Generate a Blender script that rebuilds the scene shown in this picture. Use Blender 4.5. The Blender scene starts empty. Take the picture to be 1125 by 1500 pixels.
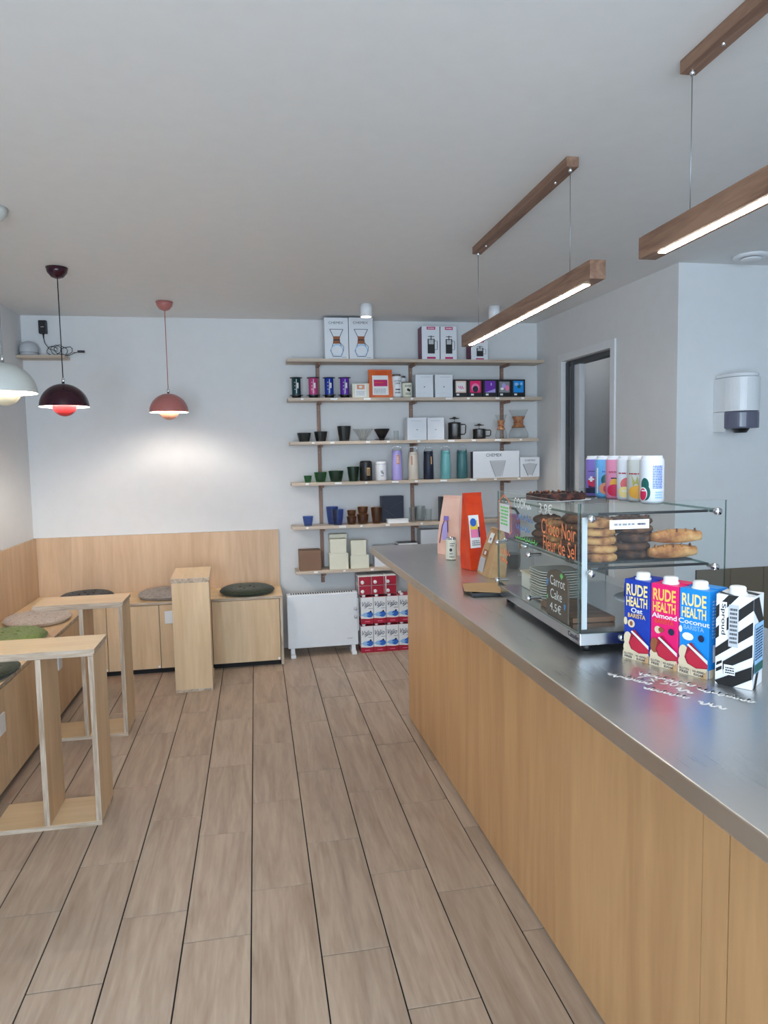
import bpy, bmesh, math, random
from mathutils import Vector, Matrix
random.seed(7)
S = bpy.context.scene
COL = S.collection
PI = math.pi
R_ = math.radians

# ------------------------------------------------------------------ camera
EYE = 1.44
FL = 1017.2                       # focal length in pixels of the 1125 x 1500 frame
YAW, PIT, ROL = .18161, -.0823, -.01926
FWD = Vector((math.sin(YAW)*math.cos(PIT), math.cos(YAW)*math.cos(PIT), math.sin(PIT)))
_r = Vector((math.cos(YAW), -math.sin(YAW), 0)); _u = _r.cross(FWD)
RGT = _r*math.cos(ROL) + _u*math.sin(ROL)
UPV = _u*math.cos(ROL) - _r*math.sin(ROL)
CAMP = Vector((0, 0, EYE))
cam = bpy.data.cameras.new('camera'); camo = bpy.data.objects.new('camera', cam); COL.objects.link(camo)
cam.sensor_fit = 'VERTICAL'; cam.sensor_height = 36; cam.lens = FL/1500*36
cam.clip_start = .02
camo.matrix_world = Matrix(((RGT.x, UPV.x, -FWD.x, 0), (RGT.y, UPV.y, -FWD.y, 0), (RGT.z, UPV.z, -FWD.z, EYE), (0, 0, 0, 1)))
S.camera = camo
S.view_settings.view_transform = 'Standard'; S.view_settings.look = 'None'
S.view_settings.gamma = 1; S.view_settings.use_curve_mapping = False
S.view_settings.exposure = 0.78

# ------------------------------------------------------------------ daylight
w = bpy.data.worlds.new('world'); S.world = w; w.use_nodes = True
w.node_tree.nodes['Background'].inputs[0].default_value = (.62, .78, 1, 1)
w.node_tree.nodes['Background'].inputs[1].default_value = .6
def area(name, loc, rot, sx, sy, power, col):
    l = bpy.data.lights.new(name, 'AREA'); l.shape = 'RECTANGLE'; l.size = sx; l.size_y = sy
    l.energy = power; l.color = col
    o = bpy.data.objects.new(name, l); COL.objects.link(o); o.location = loc; o.rotation_euler = rot
    return o
area('daylight_shop_window', (.55, -1.88, 1.33), (R_(90), 0, 0), 2.8, 2.0, 68, (.66, .83, 1))   # faces +Y, stands in the shop window

area('added_narrow_daylight', (-1.05, -1.88, 1.25), (R_(90), 0, R_(-8)), .5, 1.7, 38, (.68, .84, 1))        # added narrow source for firmer shelf shadows, no door stands here

# ------------------------------------------------------------------ pixel -> point on a known plane
def ray(x, y): return ((x-562.5)*RGT - (y-750)*UPV + FL*FWD)/FL
def on_z(x, y, z=0.): d = ray(x, y); return CAMP + d*((z-EYE)/d.z)
def on_y(x, y, Y): d = ray(x, y); return CAMP + d*(Y/d.y)
def on_x(x, y, X): d = ray(x, y); return CAMP + d*(X/d.x)

# ------------------------------------------------------------------ materials
M = {}
def lin(c):
    c = c/255
    return c/12.92 if c <= .04045 else ((c+.055)/1.055)**2.4
def rgb(r, g, b): return (lin(r), lin(g), lin(b), 1)
def newmat(name):
    m = bpy.data.materials.new(name); m.use_nodes = True; M[name] = m
    return m, m.node_tree, m.node_tree.nodes['Principled BSDF']
def plain(name, c, rough=.5, metal=0, spec=.5, coat=0, emit=0, ecol=None):
    m, nt, b = newmat(name)
    b.inputs['Base Color'].default_value = rgb(*c); b.inputs['Roughness'].default_value = rough
    b.inputs['Metallic'].default_value = metal; b.inputs['Specular IOR Level'].default_value = spec
    b.inputs['Coat Weight'].default_value = coat
    if emit:
        b.inputs['Emission Color'].default_value = rgb(*(ecol or c)); b.inputs['Emission Strength'].default_value = emit
    # faint mottling so nothing is dead flat
    if not emit and not metal:
        t = nt.nodes.new('ShaderNodeTexCoord'); n = nt.nodes.new('ShaderNodeTexNoise'); n.inputs['Scale'].default_value = 14
        mx = nt.nodes.new('ShaderNodeMixRGB'); mx.blend_type = 'MULTIPLY'; mx.inputs[0].default_value = .06
        mx.inputs[1].default_value = rgb(*c)
        nt.links.new(t.outputs['Object'], n.inputs['Vector']); nt.links.new(n.outputs['Fac'], mx.inputs[2])
        nt.links.new(mx.outputs[0], b.inputs['Base Color'])
    return m
def wood(name, c1, c2, axis, rough=.45, scale=1., contrast=1., rnd=0., c3=None, bump=.02, detail=6):
    """grain runs along axis (0,1,2)"""
    m, nt, b = newmat(name); L = nt.links.new
    t = nt.nodes.new('ShaderNodeTexCoord'); mp = nt.nodes.new('ShaderNodeMapping')
    sc = [9*scale]*3; sc[axis] = .9*scale; mp.inputs['Scale'].default_value = sc
    src = t.outputs['Object']
    if rnd:
        oi = nt.nodes.new('ShaderNodeObjectInfo'); ml = nt.nodes.new('ShaderNodeVectorMath'); ml.operation = 'SCALE'
        cb = nt.nodes.new('ShaderNodeCombineXYZ')
        for i in range(3): L(oi.outputs['Random'], cb.inputs[i])
        ml.inputs['Scale'].default_value = 37.; L(cb.outputs[0], ml.inputs[0])
        ad = nt.nodes.new('ShaderNodeVectorMath'); L(t.outputs['Object'], ad.inputs[0]); L(ml.outputs[0], ad.inputs[1]); src = ad.outputs[0]
    L(src, mp.inputs['Vector'])
    n1 = nt.nodes.new('ShaderNodeTexNoise'); n1.inputs['Scale'].default_value = 1.1; n1.inputs['Detail'].default_value = detail; n1.inputs['Distortion'].default_value = 1.2
    n2 = nt.nodes.new('ShaderNodeTexNoise'); n2.inputs['Scale'].default_value = 7; n2.inputs['Detail'].default_value = 4
    L(mp.outputs[0], n1.inputs['Vector']); L(mp.outputs[0], n2.inputs['Vector'])
    a = nt.nodes.new('ShaderNodeMath'); a.operation = 'MULTIPLY_ADD'; a.inputs[1].default_value = .35; L(n2.outputs['Fac'], a.inputs[0]); L(n1.outputs['Fac'], a.inputs[2])
    cr = nt.nodes.new('ShaderNodeValToRGB'); e = cr.color_ramp.elements
    e[0].position = .67-.2/contrast; e[1].position = .67+.2/contrast; e[0].color = rgb(*c1); e[1].color = rgb(*c2)
    L(a.outputs[0], cr.inputs[0]); out = cr.outputs[0]
    if rnd:
        hs = nt.nodes.new('ShaderNodeHueSaturation'); mr = nt.nodes.new('ShaderNodeMapRange')
        mr.inputs['To Min'].default_value = 1-rnd; mr.inputs['To Max'].default_value = 1+rnd
        L(oi.outputs['Random'], mr.inputs['Value']); L(mr.outputs[0], hs.inputs['Value']); L(out, hs.inputs['Color']); out = hs.outputs[0]
    L(out, b.inputs['Base Color']); b.inputs['Roughness'].default_value = rough
    bp = nt.nodes.new('ShaderNodeBump'); bp.inputs['Strength'].default_value = bump*5; bp.inputs['Distance'].default_value = .002
    L(a.outputs[0], bp.inputs['Height']); L(bp.outputs[0], b.inputs['Normal'])
    return m
def glassy(name, c, spread=.12, rough=.02, grazing=.45, layers=4):
    """thin-walled glass: transparent body tinted by c, mirror-like by angle"""
    m, nt, b = newmat(name); nt.nodes.remove(b); L = nt.links.new
    o = nt.nodes['Material Output']; tr = nt.nodes.new('ShaderNodeBsdfTransparent'); gl = nt.nodes.new('ShaderNodeBsdfGlossy')
    tr.inputs[0].default_value = tuple(v**(1/layers) for v in rgb(*c))      # c is the colour seen through all its walls; gl.inputs['Roughness'].default_value = rough
    fr = nt.nodes.new('ShaderNodeLayerWeight'); fr.inputs['Blend'].default_value = .5
    pw = nt.nodes.new('ShaderNodeMath'); pw.operation = 'POWER'; pw.inputs[1].default_value = 4.; L(fr.outputs['Facing'], pw.inputs[0])
    mr = nt.nodes.new('ShaderNodeMath'); mr.operation = 'MULTIPLY_ADD'; mr.use_clamp = True; mr.inputs[1].default_value = grazing; mr.inputs[2].default_value = spread
    L(pw.outputs[0], mr.inputs[0])
    mx = nt.nodes.new('ShaderNodeMixShader'); L(mr.outputs[0], mx.inputs[0]); L(tr.outputs[0], mx.inputs[1]); L(gl.outputs[0], mx.inputs[2])
    L(mx.outputs[0], o.inputs['Surface'])
    return m
def fabric(name, c1, c2):
    m, nt, b = newmat(name); L = nt.links.new
    t = nt.nodes.new('ShaderNodeTexCoord'); n = nt.nodes.new('ShaderNodeTexNoise'); n.inputs['Scale'].default_value = 90; n.inputs['Detail'].default_value = 8
    cr = nt.nodes.new('ShaderNodeValToRGB'); cr.color_ramp.elements[0].color = rgb(*c1); cr.color_ramp.elements[1].color = rgb(*c2)
    cr.color_ramp.elements[0].position = .35; cr.color_ramp.elements[1].position = .68
    L(t.outputs['Object'], n.inputs['Vector']); L(n.outputs['Fac'], cr.inputs[0]); L(cr.outputs[0], b.inputs['Base Color'])
    b.inputs['Roughness'].default_value = .95; b.inputs['Sheen Weight'].default_value = .15
    bp = nt.nodes.new('ShaderNodeBump'); bp.inputs['Strength'].default_value = .35; bp.inputs['Distance'].default_value = .003
    L(n.outputs['Fac'], bp.inputs['Height']); L(bp.outputs[0], b.inputs['Normal'])
def steel(name, c, rough, axis):
    m, nt, b = newmat(name); L = nt.links.new
    b.inputs['Base Color'].default_value = rgb(*c); b.inputs['Metallic'].default_value = 1; b.inputs['Roughness'].default_value = rough
    t = nt.nodes.new('ShaderNodeTexCoord'); mp = nt.nodes.new('ShaderNodeMapping'); sc = [300]*3; sc[axis] = 3; mp.inputs['Scale'].default_value = sc
    n = nt.nodes.new('ShaderNodeTexNoise'); n.inputs['Scale'].default_value = 1; n.inputs['Detail'].default_value = 3
    n2 = nt.nodes.new('ShaderNodeTexNoise'); n2.inputs['Scale'].default_value = 3.5; n2.inputs['Detail'].default_value = 5
    L(t.outputs['Object'], mp.inputs['Vector']); L(mp.outputs[0], n.inputs['Vector']); L(t.outputs['Object'], n2.inputs['Vector'])
    a = nt.nodes.new('ShaderNodeMath'); a.operation = 'ADD'; L(n.outputs['Fac'], a.inputs[0]); L(n2.outputs['Fac'], a.inputs[1])
    mr = nt.nodes.new('ShaderNodeMapRange'); mr.inputs['From Min'].default_value = .6; mr.inputs['From Max'].default_value = 1.4
    mr.inputs['To Min'].default_value = rough*.75; mr.inputs['To Max'].default_value = rough*1.3
    L(a.outputs[0], mr.inputs['Value']); L(mr.outputs[0], b.inputs['Roughness'])
def mottled(name, cols, scale, rough=.8, bump=.4):
    m, nt, b = newmat(name); L = nt.links.new
    t = nt.nodes.new('ShaderNodeTexCoord'); n = nt.nodes.new('ShaderNodeTexNoise'); n.inputs['Scale'].default_value = scale; n.inputs['Detail'].default_value = 6
    cr = nt.nodes.new('ShaderNodeValToRGB'); e = cr.color_ramp.elements
    e[0].position = .35; e[1].position = .65; e[0].color = rgb(*cols[0]); e[1].color = rgb(*cols[-1])
    if len(cols) > 2: x = e.new(.5); x.color = rgb(*cols[1])
    L(t.outputs['Object'], n.inputs['Vector']); L(n.outputs['Fac'], cr.inputs[0]); L(cr.outputs[0], b.inputs['Base Color'])
    b.inputs['Roughness'].default_value = rough
    bp = nt.nodes.new('ShaderNodeBump'); bp.inputs['Strength'].default_value = bump; bp.inputs['Distance'].default_value = .004
    L(n.outputs['Fac'], bp.inputs['Height']); L(bp.outputs[0], b.inputs['Normal'])

plain('wall', (222, 222, 222), .85, spec=.2); plain('ceiling', (229, 228, 226), .55, spec=.35)
plain('trim', (225, 226, 228), .45); plain('grout', (24, 22, 21), .9); plain('dark_gap', (22, 22, 24), .8)
wood('tile_plank', (148, 126, 107), (190, 171, 152), 1, .45, 2.0, .6, rnd=.06, bump=.04)
wood('ply_v', (196, 165, 127), (222, 194, 157), 2, .5, .8, .9, bump=.01)
wood('ply_wall', (186, 154, 122), (214, 184, 152), 2, .5, .9, .8, bump=.01)
wood('ply_x', (214, 182, 138), (233, 206, 166), 0, .45, .8, .9, bump=.01)
wood('ply_y', (214, 182, 138), (233, 206, 166), 1, .45, .8, .9, bump=.01)
wood('ply_counter', (172, 131, 89), (196, 155, 109), 2, .42, .8, .9, bump=.01)
wood('ply_edge', (156, 136, 116), (200, 184, 166), 2, .7, 3, 1.3, bump=.02)
wood('ply_edge_h', (156, 136, 116), (200, 184, 166), 0, .7, 3, 1.3, bump=.02)
wood('shelf_wood', (178, 158, 138), (212, 196, 178), 0, .5, 1, 1, bump=.01)
wood('rail_wood', (122, 92, 78), (158, 126, 108), 2, .55, 2, 1)
wood('lamp_wood', (112, 80, 62), (148, 114, 92), 1, .5, 2.5, 1.1, bump=.03)
wood('board_wood', (96, 62, 40), (140, 98, 66), 0, .5, 2, 1)
wood('walnut', (150, 98, 66), (190, 134, 92), 2, .45, 3, 1)
steel('steel_top', (214, 213, 211), .33, 1); steel('steel', (196, 198, 200), .22, 0)
plain('chrome', (220, 222, 225), .08, 1); plain('wire', (150, 152, 158), .3, 1); plain('tin', (190, 192, 194), .25, 1)
glassy('pane', (240, 249, 247), .02, grazing=.16); glassy('clear_glass', (222, 228, 227), .045); glassy('pane_edge', (120, 160, 150), .1, layers=1)
glassy('green_glass', (34, 112, 52), .05); glassy('dark_green_glass', (22, 74, 42), .05); glassy('smoke_glass', (36, 40, 38), .05)
glassy('blue_glass', (66, 104, 186), .05); glassy('amber_glass', (132, 76, 30), .05); glassy('magenta_glass', (160, 30, 104), .12)
glassy('window_glass', (245, 250, 250), .05)
glassy('press_glass', (104, 110, 114), .2)
for n, c, r in [('white', (235, 236, 238), .4), ('offwhite', (228, 224, 212), .6), ('black', (20, 20, 22), .4), ('black_gloss', (14, 14, 18), .15),
    ('navy', (22, 30, 52), .5), ('gray', (140, 142, 146), .5), ('dgray', (74, 76, 80), .5), ('lgray', (190, 192, 196), .5), ('cream', (226, 224, 204), .6),
    ('paper', (240, 240, 238), .7), ('card_white', (226, 229, 234), .55), ('heater', (226, 229, 233), .35),
    ('red', (196, 28, 44), .4), ('crimson', (170, 24, 52), .4), ('magenta', (196, 32, 106), .4), ('wine', (120, 24, 74), .45), ('hotpink', (236, 26, 112), .35), ('pink', (240, 130, 176), .45),
    ('blush', (240, 206, 190), .6), ('royal', (22, 60, 168), .35), ('sky', (20, 142, 226), .35), ('blue', (44, 104, 196), .4), ('paleblue', (150, 196, 236), .4), ('gold', (246, 200, 96), .4),
    ('butter', (250, 224, 150), .4), ('orange', (226, 92, 30), .4), ('ored', (222, 62, 22), .4), ('yellow', (238, 206, 64), .4), ('teal', (16, 92, 86), .35), ('green', (98, 190, 92), .5),
    ('dteal', (18, 62, 66), .25), ('cmagenta', (196, 70, 130), .25), ('cblue', (26, 60, 160), .25), ('cpurple', (104, 54, 168), .25), ('purple', (110, 40, 170), .4),
    ('lavender', (176, 164, 226), .4), ('bottle_cream', (206, 196, 182), .4), ('bottle_teal', (110, 176, 178), .4), ('bottle_dteal', (62, 112, 116), .4),
    ('lilac', (132, 112, 196), .35), ('canblue', (104, 172, 226), .35), ('canpink', (222, 138, 170), .35), ('canwhite', (222, 224, 230), .35),
    ('kraft', (196, 158, 112), .75), ('brownbox', (128, 98, 78), .7), ('copper', (190, 130, 98), .4), ('lips', (196, 40, 66), .35), ('lipsd', (156, 26, 52), .35),
    ('almond', (150, 86, 52), .6), ('beige', (226, 208, 176), .5), ('burgundy', (52, 16, 30), .18), ('dusty', (178, 110, 104), .3), ('stone', (196, 198, 192), .35),
    ('bowl_red', (196, 52, 58), .3), ('bowl_peach', (214, 152, 128), .3), ('bowl_stone', (214, 208, 184), .35), ('plastic_smoke', (96, 98, 116), .2), ('plastic_white', (226, 228, 230), .25),
    ('ink', (28, 34, 66), .6), ('grape', (74, 34, 90), .5), ('tagbrown', (92, 74, 60), .7), ('cladding', (118, 106, 88), .45), ('marker', (245, 245, 242), .7), ('mblue', (70, 140, 210), .6), ('mgreen', (110, 214, 110), .6), ('morange', (244, 140, 90), .6),
    ('fig', (226, 150, 110), .5), ('mango', (236, 170, 60), .5), ('raspberry', (214, 40, 84), .5), ('peach', (226, 110, 110), .5), ('pine', (176, 168, 90), .5)]:
    plain(n, c, r)
plain('led', (255, 246, 232), .5, emit=24); plain('spot_led', (255, 250, 240), .5, emit=4); plain('bulb', (255, 236, 200), .5, emit=12); plain('shade_in', (246, 242, 234), .5)
mottled('foil_pink', [(226, 178, 160), (240, 200, 182)], 9, .5, .5); mottled('foil_red', [(196, 48, 14), (228, 74, 24)], 9, .35, .6); mottled('foil_orange', [(206, 84, 30), (232, 110, 48)], 9, .4, .5); mottled('foil_kraft', [(176, 136, 92), (206, 168, 122)], 9, .6, .5)
mottled('cookie', [(96, 58, 36), (168, 112, 66), (196, 148, 92)], 34, .85, .9); mottled('cookie_dark', [(44, 28, 22), (84, 52, 36), (112, 74, 50)], 34, .85, .9)
mottled('pastry', [(128, 70, 36), (184, 122, 68), (212, 164, 108)], 26, .7, .8); mottled('brownie', [(24, 12, 12), (52, 26, 22), (96, 50, 40)], 60, .7, 1)
mottled('slate', [(34, 36, 38), (52, 54, 56)], 12, .6, .2); mottled('cake', [(26, 20, 22), (52, 38, 36)], 30, .7, .8)
fabric('felt_green', (26, 34, 20), (46, 56, 34)); fabric('felt_grey', (128, 120, 114), (164, 156, 150)); fabric('felt_beige', (176, 160, 146), (206, 194, 182))
fabric('felt_lime', (104, 124, 60), (140, 158, 88)); fabric('felt_black', (22, 22, 24), (42, 42, 44))

# ------------------------------------------------------------------ mesh builder
class MB:
    def __init__(s): s.v = []; s.f = []; s.m = []; s.mats = []; s.smooth = []
    def mi(s, mat):
        if mat not in s.mats: s.mats.append(mat)
        return s.mats.index(mat)
    def add(s, vs, fs, mat, smooth=False):
        o = len(s.v); k = s.mi(mat); s.v += [tuple(v) for v in vs]
        for f in fs: s.f.append(tuple(i+o for i in f)); s.m.append(k); s.smooth.append(smooth)
        return s
    def box(s, x0, x1, y0, y1, z0, z1, mat, edge=None, thin=None):
        vs = [(x, y, z) for z in (z0, z1) for y in (y0, y1) for x in (x0, x1)]
        fs = [(0, 2, 3, 1), (4, 5, 7, 6), (0, 1, 5, 4), (2, 6, 7, 3), (0, 4, 6, 2), (1, 3, 7, 5)]; ax = [2, 2, 1, 1, 0, 0]
        for f, a in zip(fs, ax):
            s.add([vs[i] for i in f], [(0, 1, 2, 3)], edge if (edge and a != thin) else mat)
        return s
    def prism(s, poly, z0, z1, mat, side=None):
        n = len(poly); A = sum(poly[i][0]*poly[(i+1) % n][1]-poly[(i+1) % n][0]*poly[i][1] for i in range(n))
        if A < 0: poly = poly[::-1]
        s.add([(x, y, z0) for x, y in poly], [tuple(range(n))[::-1]], mat); s.add([(x, y, z1) for x, y in poly], [tuple(range(n))], mat)
        for i in range(n):
            a, b = poly[i], poly[(i+1) % n]
            s.add([(a[0], a[1], z0), (b[0], b[1], z0), (b[0], b[1], z1), (a[0], a[1], z1)], [(0, 1, 2, 3)], side or mat)
        return s
    def lathe(s, prof, mat, seg=28, c=(0, 0), close=False, smooth=True, sq=None, jit=None):
        """prof: (r,z) list bottom to top; r=0 collapses"""
        vs = []; fs = []; idx = []
        for r, z in prof:
            if r < 1e-6: idx.append([len(vs)]*seg); vs.append((c[0], c[1], z))
            else:
                row = []
                for k in range(seg):
                    a = 2*PI*k/seg; rr = r*(jit(a, z) if jit else 1)
                    x, y = math.cos(a), math.sin(a)
                    if sq: f = (abs(x)**sq+abs(y)**sq)**(-1/sq); x *= f; y *= f
                    row.append(len(vs)); vs.append((c[0]+rr*x, c[1]+rr*y, z))
                idx.append(row)
        for i in range(len(prof)-1):
            for k in range(seg):
                q = (idx[i][k], idx[i][(k+1) % seg], idx[i+1][(k+1) % seg], idx[i+1][k])
                q2 = []
                for t in q:
                    if t not in q2: q2.append(t)
                if len(q2) > 2: fs.append(tuple(q2))
        return s.add(vs, fs, mat, smooth)
    def tube(s, pts, r, mat, seg=8, caps=True):
        pts = [Vector(p) for p in pts]; vs = []; fs = []; n = len(pts); prev = None
        for i, p in enumerate(pts):
            t = (pts[min(i+1, n-1)]-pts[max(i-1, 0)]).normalized()
            a = prev if prev else (Vector((0, 0, 1)) if abs(t.z) < .9 else Vector((1, 0, 0)))
            a = (a - t*a.dot(t)).normalized(); prev = a; b = t.cross(a); rr = r[i] if isinstance(r, (list, tuple)) else r
            for k in range(seg):
                q = 2*PI*k/seg; vs.append(p + a*math.cos(q)*rr + b*math.sin(q)*rr)
        for i in range(n-1):
            for k in range(seg): fs.append((i*seg+k, i*seg+(k+1) % seg, (i+1)*seg+(k+1) % seg, (i+1)*seg+k))
        if caps: fs += [tuple(range(seg))[::-1], tuple((n-1)*seg+k for k in range(seg))]
        return s.add(vs, fs, mat, True)
    def obj(s, name, parent=None, bevel=0, loc=None, rot=None, solid=0):
        me = bpy.data.meshes.new(name); me.from_pydata(s.v, [], s.f)
        for m in s.mats: me.materials.append(M[m])
        me.polygons.foreach_set('material_index', s.m); me.polygons.foreach_set('use_smooth', s.smooth); me.update()
        if s.f:
            bm = bmesh.new(); bm.from_mesh(me); bmesh.ops.remove_doubles(bm, verts=bm.verts, dist=1e-5)
            if bevel:
                bmesh.ops.bevel(bm, geom=[e for e in bm.edges if len(e.link_faces) == 2 and e.calc_face_angle(0) > .6], offset=bevel, segments=2, affect='EDGES', profile=.6)
            bm.to_mesh(me); bm.free()
        o = bpy.data.objects.new(name, me); COL.objects.link(o)
        if parent: o.parent = parent
        if loc: o.location = loc
        if rot is not None: o.rotation_euler = (0, 0, rot)
        if solid: md = o.modifiers.new('solid', 'SOLIDIFY'); md.thickness = solid; md.offset = -1
        return o
def box(name, x0, x1, y0, y1, z0, z1, mat, parent=None, bevel=0, **k): return MB().box(x0, x1, y0, y1, z0, z1, mat, **k).obj(name, parent, bevel)
def tag(o, label, cat, group=None):
    o['label'] = label; o['category'] = cat
    if group: o['group'] = group
    return o
def thing(name, label, cat, loc=(0, 0, 0), rz=0, group=None):
    o = bpy.data.objects.new(name, None); COL.objects.link(o); o.location = loc; o.rotation_euler = (0, 0, rz); o.empty_display_size = .05
    return tag(o, label, cat, group)
def struct(o): o['kind'] = 'structure'; return o
def dup(root, loc, rz=0, label=None, group=None):
    r = root.copy(); COL.objects.link(r); r.location = loc; r.rotation_euler = (0, 0, rz)
    if label: r['label'] = label
    if group: r['group'] = group
    for ch in list(root.children):
        c = ch.copy(); COL.objects.link(c); c.parent = r
        for g in ch.children: d = g.copy(); COL.objects.link(d); d.parent = c
    return r

# ------------------------------------------------------------------ printed artwork: flat shapes laid on a face
_tc = {}
def text_geo(s, bold=0., shear=0.):
    key = (s, bold, shear)
    if key not in _tc:
        cu = bpy.data.curves.new('t', 'FONT'); cu.body = s; cu.offset = bold; cu.shear = shear; cu.resolution_u = 3
        ob = bpy.data.objects.new('t', cu); COL.objects.link(ob)
        bpy.context.view_layer.update()
        me = bpy.data.meshes.new_from_object(ob.evaluated_get(bpy.context.evaluated_depsgraph_get()))
        vs = [v.co.copy() for v in me.vertices]; fs = [tuple(p.vertices) for p in me.polygons]
        bpy.data.objects.remove(ob); bpy.data.curves.remove(cu); bpy.data.meshes.remove(me)
        x0 = min(v.x for v in vs); x1 = max(v.x for v in vs); y0 = min(v.y for v in vs); y1 = max(v.y for v in vs)
        _tc[key] = ([((v.x-x0)/max(1e-6, x1-x0), (v.y-y0)/max(1e-6, y1-y0)) for v in vs], fs)
    return _tc[key]
def flat(o, r, u, wd, ht):
    o, r, u = Vector(o), Vector(r).normalized(), Vector(u).normalized(); n = r.cross(u)
    f = lambda a, b, d: o + r*(a*wd) + u*(b*ht) + n*d
    f.asp = wd/ht
    return f
def front(wd, dp, ht, z0=0): return flat((-wd/2, -dp/2, z0), (1, 0, 0), (0, 0, 1), wd, ht)
def leftside(wd, dp, ht, z0=0): return flat((-wd/2, dp/2, z0), (0, -1, 0), (0, 0, 1), dp, ht)
def rightside(wd, dp, ht, z0=0): return flat((wd/2, -dp/2, z0), (0, 1, 0), (0, 0, 1), dp, ht)
def cyl(R, z0, ht, a0, a1):
    """angles in degrees, -90 faces -Y; u runs with growing angle"""
    f = lambda a, b, d: Vector(((R+d)*math.cos(R_(a0+(a1-a0)*a)), (R+d)*math.sin(R_(a0+(a1-a0)*a)), z0+b*ht))
    f.asp = R*R_(a1-a0)/ht
    return f
def art(name, parent, fr, items, base=.0005, step=.0003):
    mb = MB()
    for k, it in enumerate(items):
        d = base+step*k; t = it[0]; mat = it[-1]
        if t in ('rect', 'ell', 'wave'):
            _, x0, y0, x1, y1 = it[:5]; n = 14; lo = []; hi = []
            for i in range(n+1):
                q = i/n; x = x0+(x1-x0)*q
                if t == 'rect': a, b = y0, y1
                elif t == 'wave': a, b = y0, y1+(y1-y0)*.22*math.sin(q*PI*2+1)
                else:
                    q2 = (1-math.cos(PI*q))/2; x = x0+(x1-x0)*q2
                    h = math.sqrt(max(0, 1-(2*q2-1)**2)); m = (y0+y1)/2; a = m-(y1-y0)/2*h; b = m+(y1-y0)/2*h
                lo.append((x, a)); hi.append((x, b))
            vs = [fr(*p, d) for p in lo+hi]
            mb.add(vs, [(i, i+1, n+2+i, n+1+i) for i in range(n)], mat)
        elif t == 'poly':
            vs = [fr(*p, d) for p in it[1]]; mb.add(vs, [tuple(range(len(vs)))], mat)
        elif t == 'line':       # ('line', pts, width, mat)
            ribbon(mb, fr, it[1], it[2], d, mat)
        elif t == 'text':       # ('text', s, x0,y0,x1,y1, bold, mat[, rotated])
            _, s, x0, y0, x1, y1, bold = it[:7]; sh = .35 if it[-2] == 'it' else 0; rot = it[-2] == 'down'
            vs, fs = text_geo(s, bold, sh)
            pts = [(x0+(x1-x0)*(b if rot else a), (y1-(y1-y0)*a) if rot else (y0+(y1-y0)*b)) for a, b in vs]
            mb.add([fr(*p, d) for p in pts], fs, mat)
        elif t == 'scrib':      # ('scrib', x0,y0,x1,y1, seed, letters, width, mat)
            _, x0, y0, x1, y1, seed, nl, wd = it[:8]; rn = random.Random(seed); pts = []
            steps = nl*7
            for i in range(steps+1):
                q = i/steps; ph = q*nl*2*PI
                amp = .5+.5*abs(math.sin(q*nl*1.7+seed))
                pts.append((x0+(x1-x0)*(q+.025*math.cos(ph)), y0+(y1-y0)*(.35+.33*amp*math.sin(ph)+.06*rn.uniform(-1, 1))))
            ribbon(mb, fr, pts, wd, d, mat)
        elif t == 'lines':      # rows of fine print: ('lines', x0,y0,x1,y1, rows, mat)
            _, x0, y0, x1, y1, nr = it[:6]; rn = random.Random(nr*7+int(x0*100))
            for j in range(nr):
                y = y1-(y1-y0)*(j+.5)/nr; h = (y1-y0)/nr*.28; x = x0
                while x < x1-.01:
                    l = (x1-x0)*rn.uniform(.08, .26); e = min(x1, x+l)
                    mb.add([fr(x, y-h, d), fr(e, y-h, d), fr(e, y+h, d), fr(x, y+h, d)], [(0, 1, 2, 3)], mat); x = e+(x1-x0)*.04
    return mb.obj(name, parent)
def ribbon(mb, fr, pts, wd, d, mat):
    n = len(pts); vs = []; asp = getattr(fr, 'asp', 1)
    for i in range(n):
        a, b = pts[max(0, i-1)], pts[min(n-1, i+1)]; dx, dy = (b[0]-a[0])*asp, b[1]-a[1]; l = math.hypot(dx, dy) or 1
        nx, ny = -dy/l*wd/2, dx/l*wd/2
        vs += [fr(pts[i][0]+nx/asp, pts[i][1]+ny, d), fr(pts[i][0]-nx/asp, pts[i][1]-ny, d)]
    mb.add(vs, [(2*i, 2*i+1, 2*i+3, 2*i+2) for i in range(n-1)], mat)

# ================================================================== ROOM
YB, ZC, XL = 5.19, 2.434, -1.54
XE, YF = 4.2, -1.9
RW0, RW1 = (2.19, YB), (2.263, 3.455)          # right wall: far corner -> near corner
def rwx(y): return RW0[0]+(RW1[0]-RW0[0])*(YB-y)/(YB-RW1[1])

floor = struct(MB().box(XL-.1, XE+.1, YF-.1, YB+.1, -.10, -.0035, 'grout').obj('floor'))
PW = .2008; GAP = .0036; PLEN = .5962; X0 = -.0595
joints = {-4: (10, 1275), -3: (86, 1334), -2: (50, 1455), -1: (177, 1346), 0: (268, 1382), 1: (369, 1305), 2: (472, 1400.7), 3: (600, 1478), 4: (650, 1306), 5: (767, 1363.5)}
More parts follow.
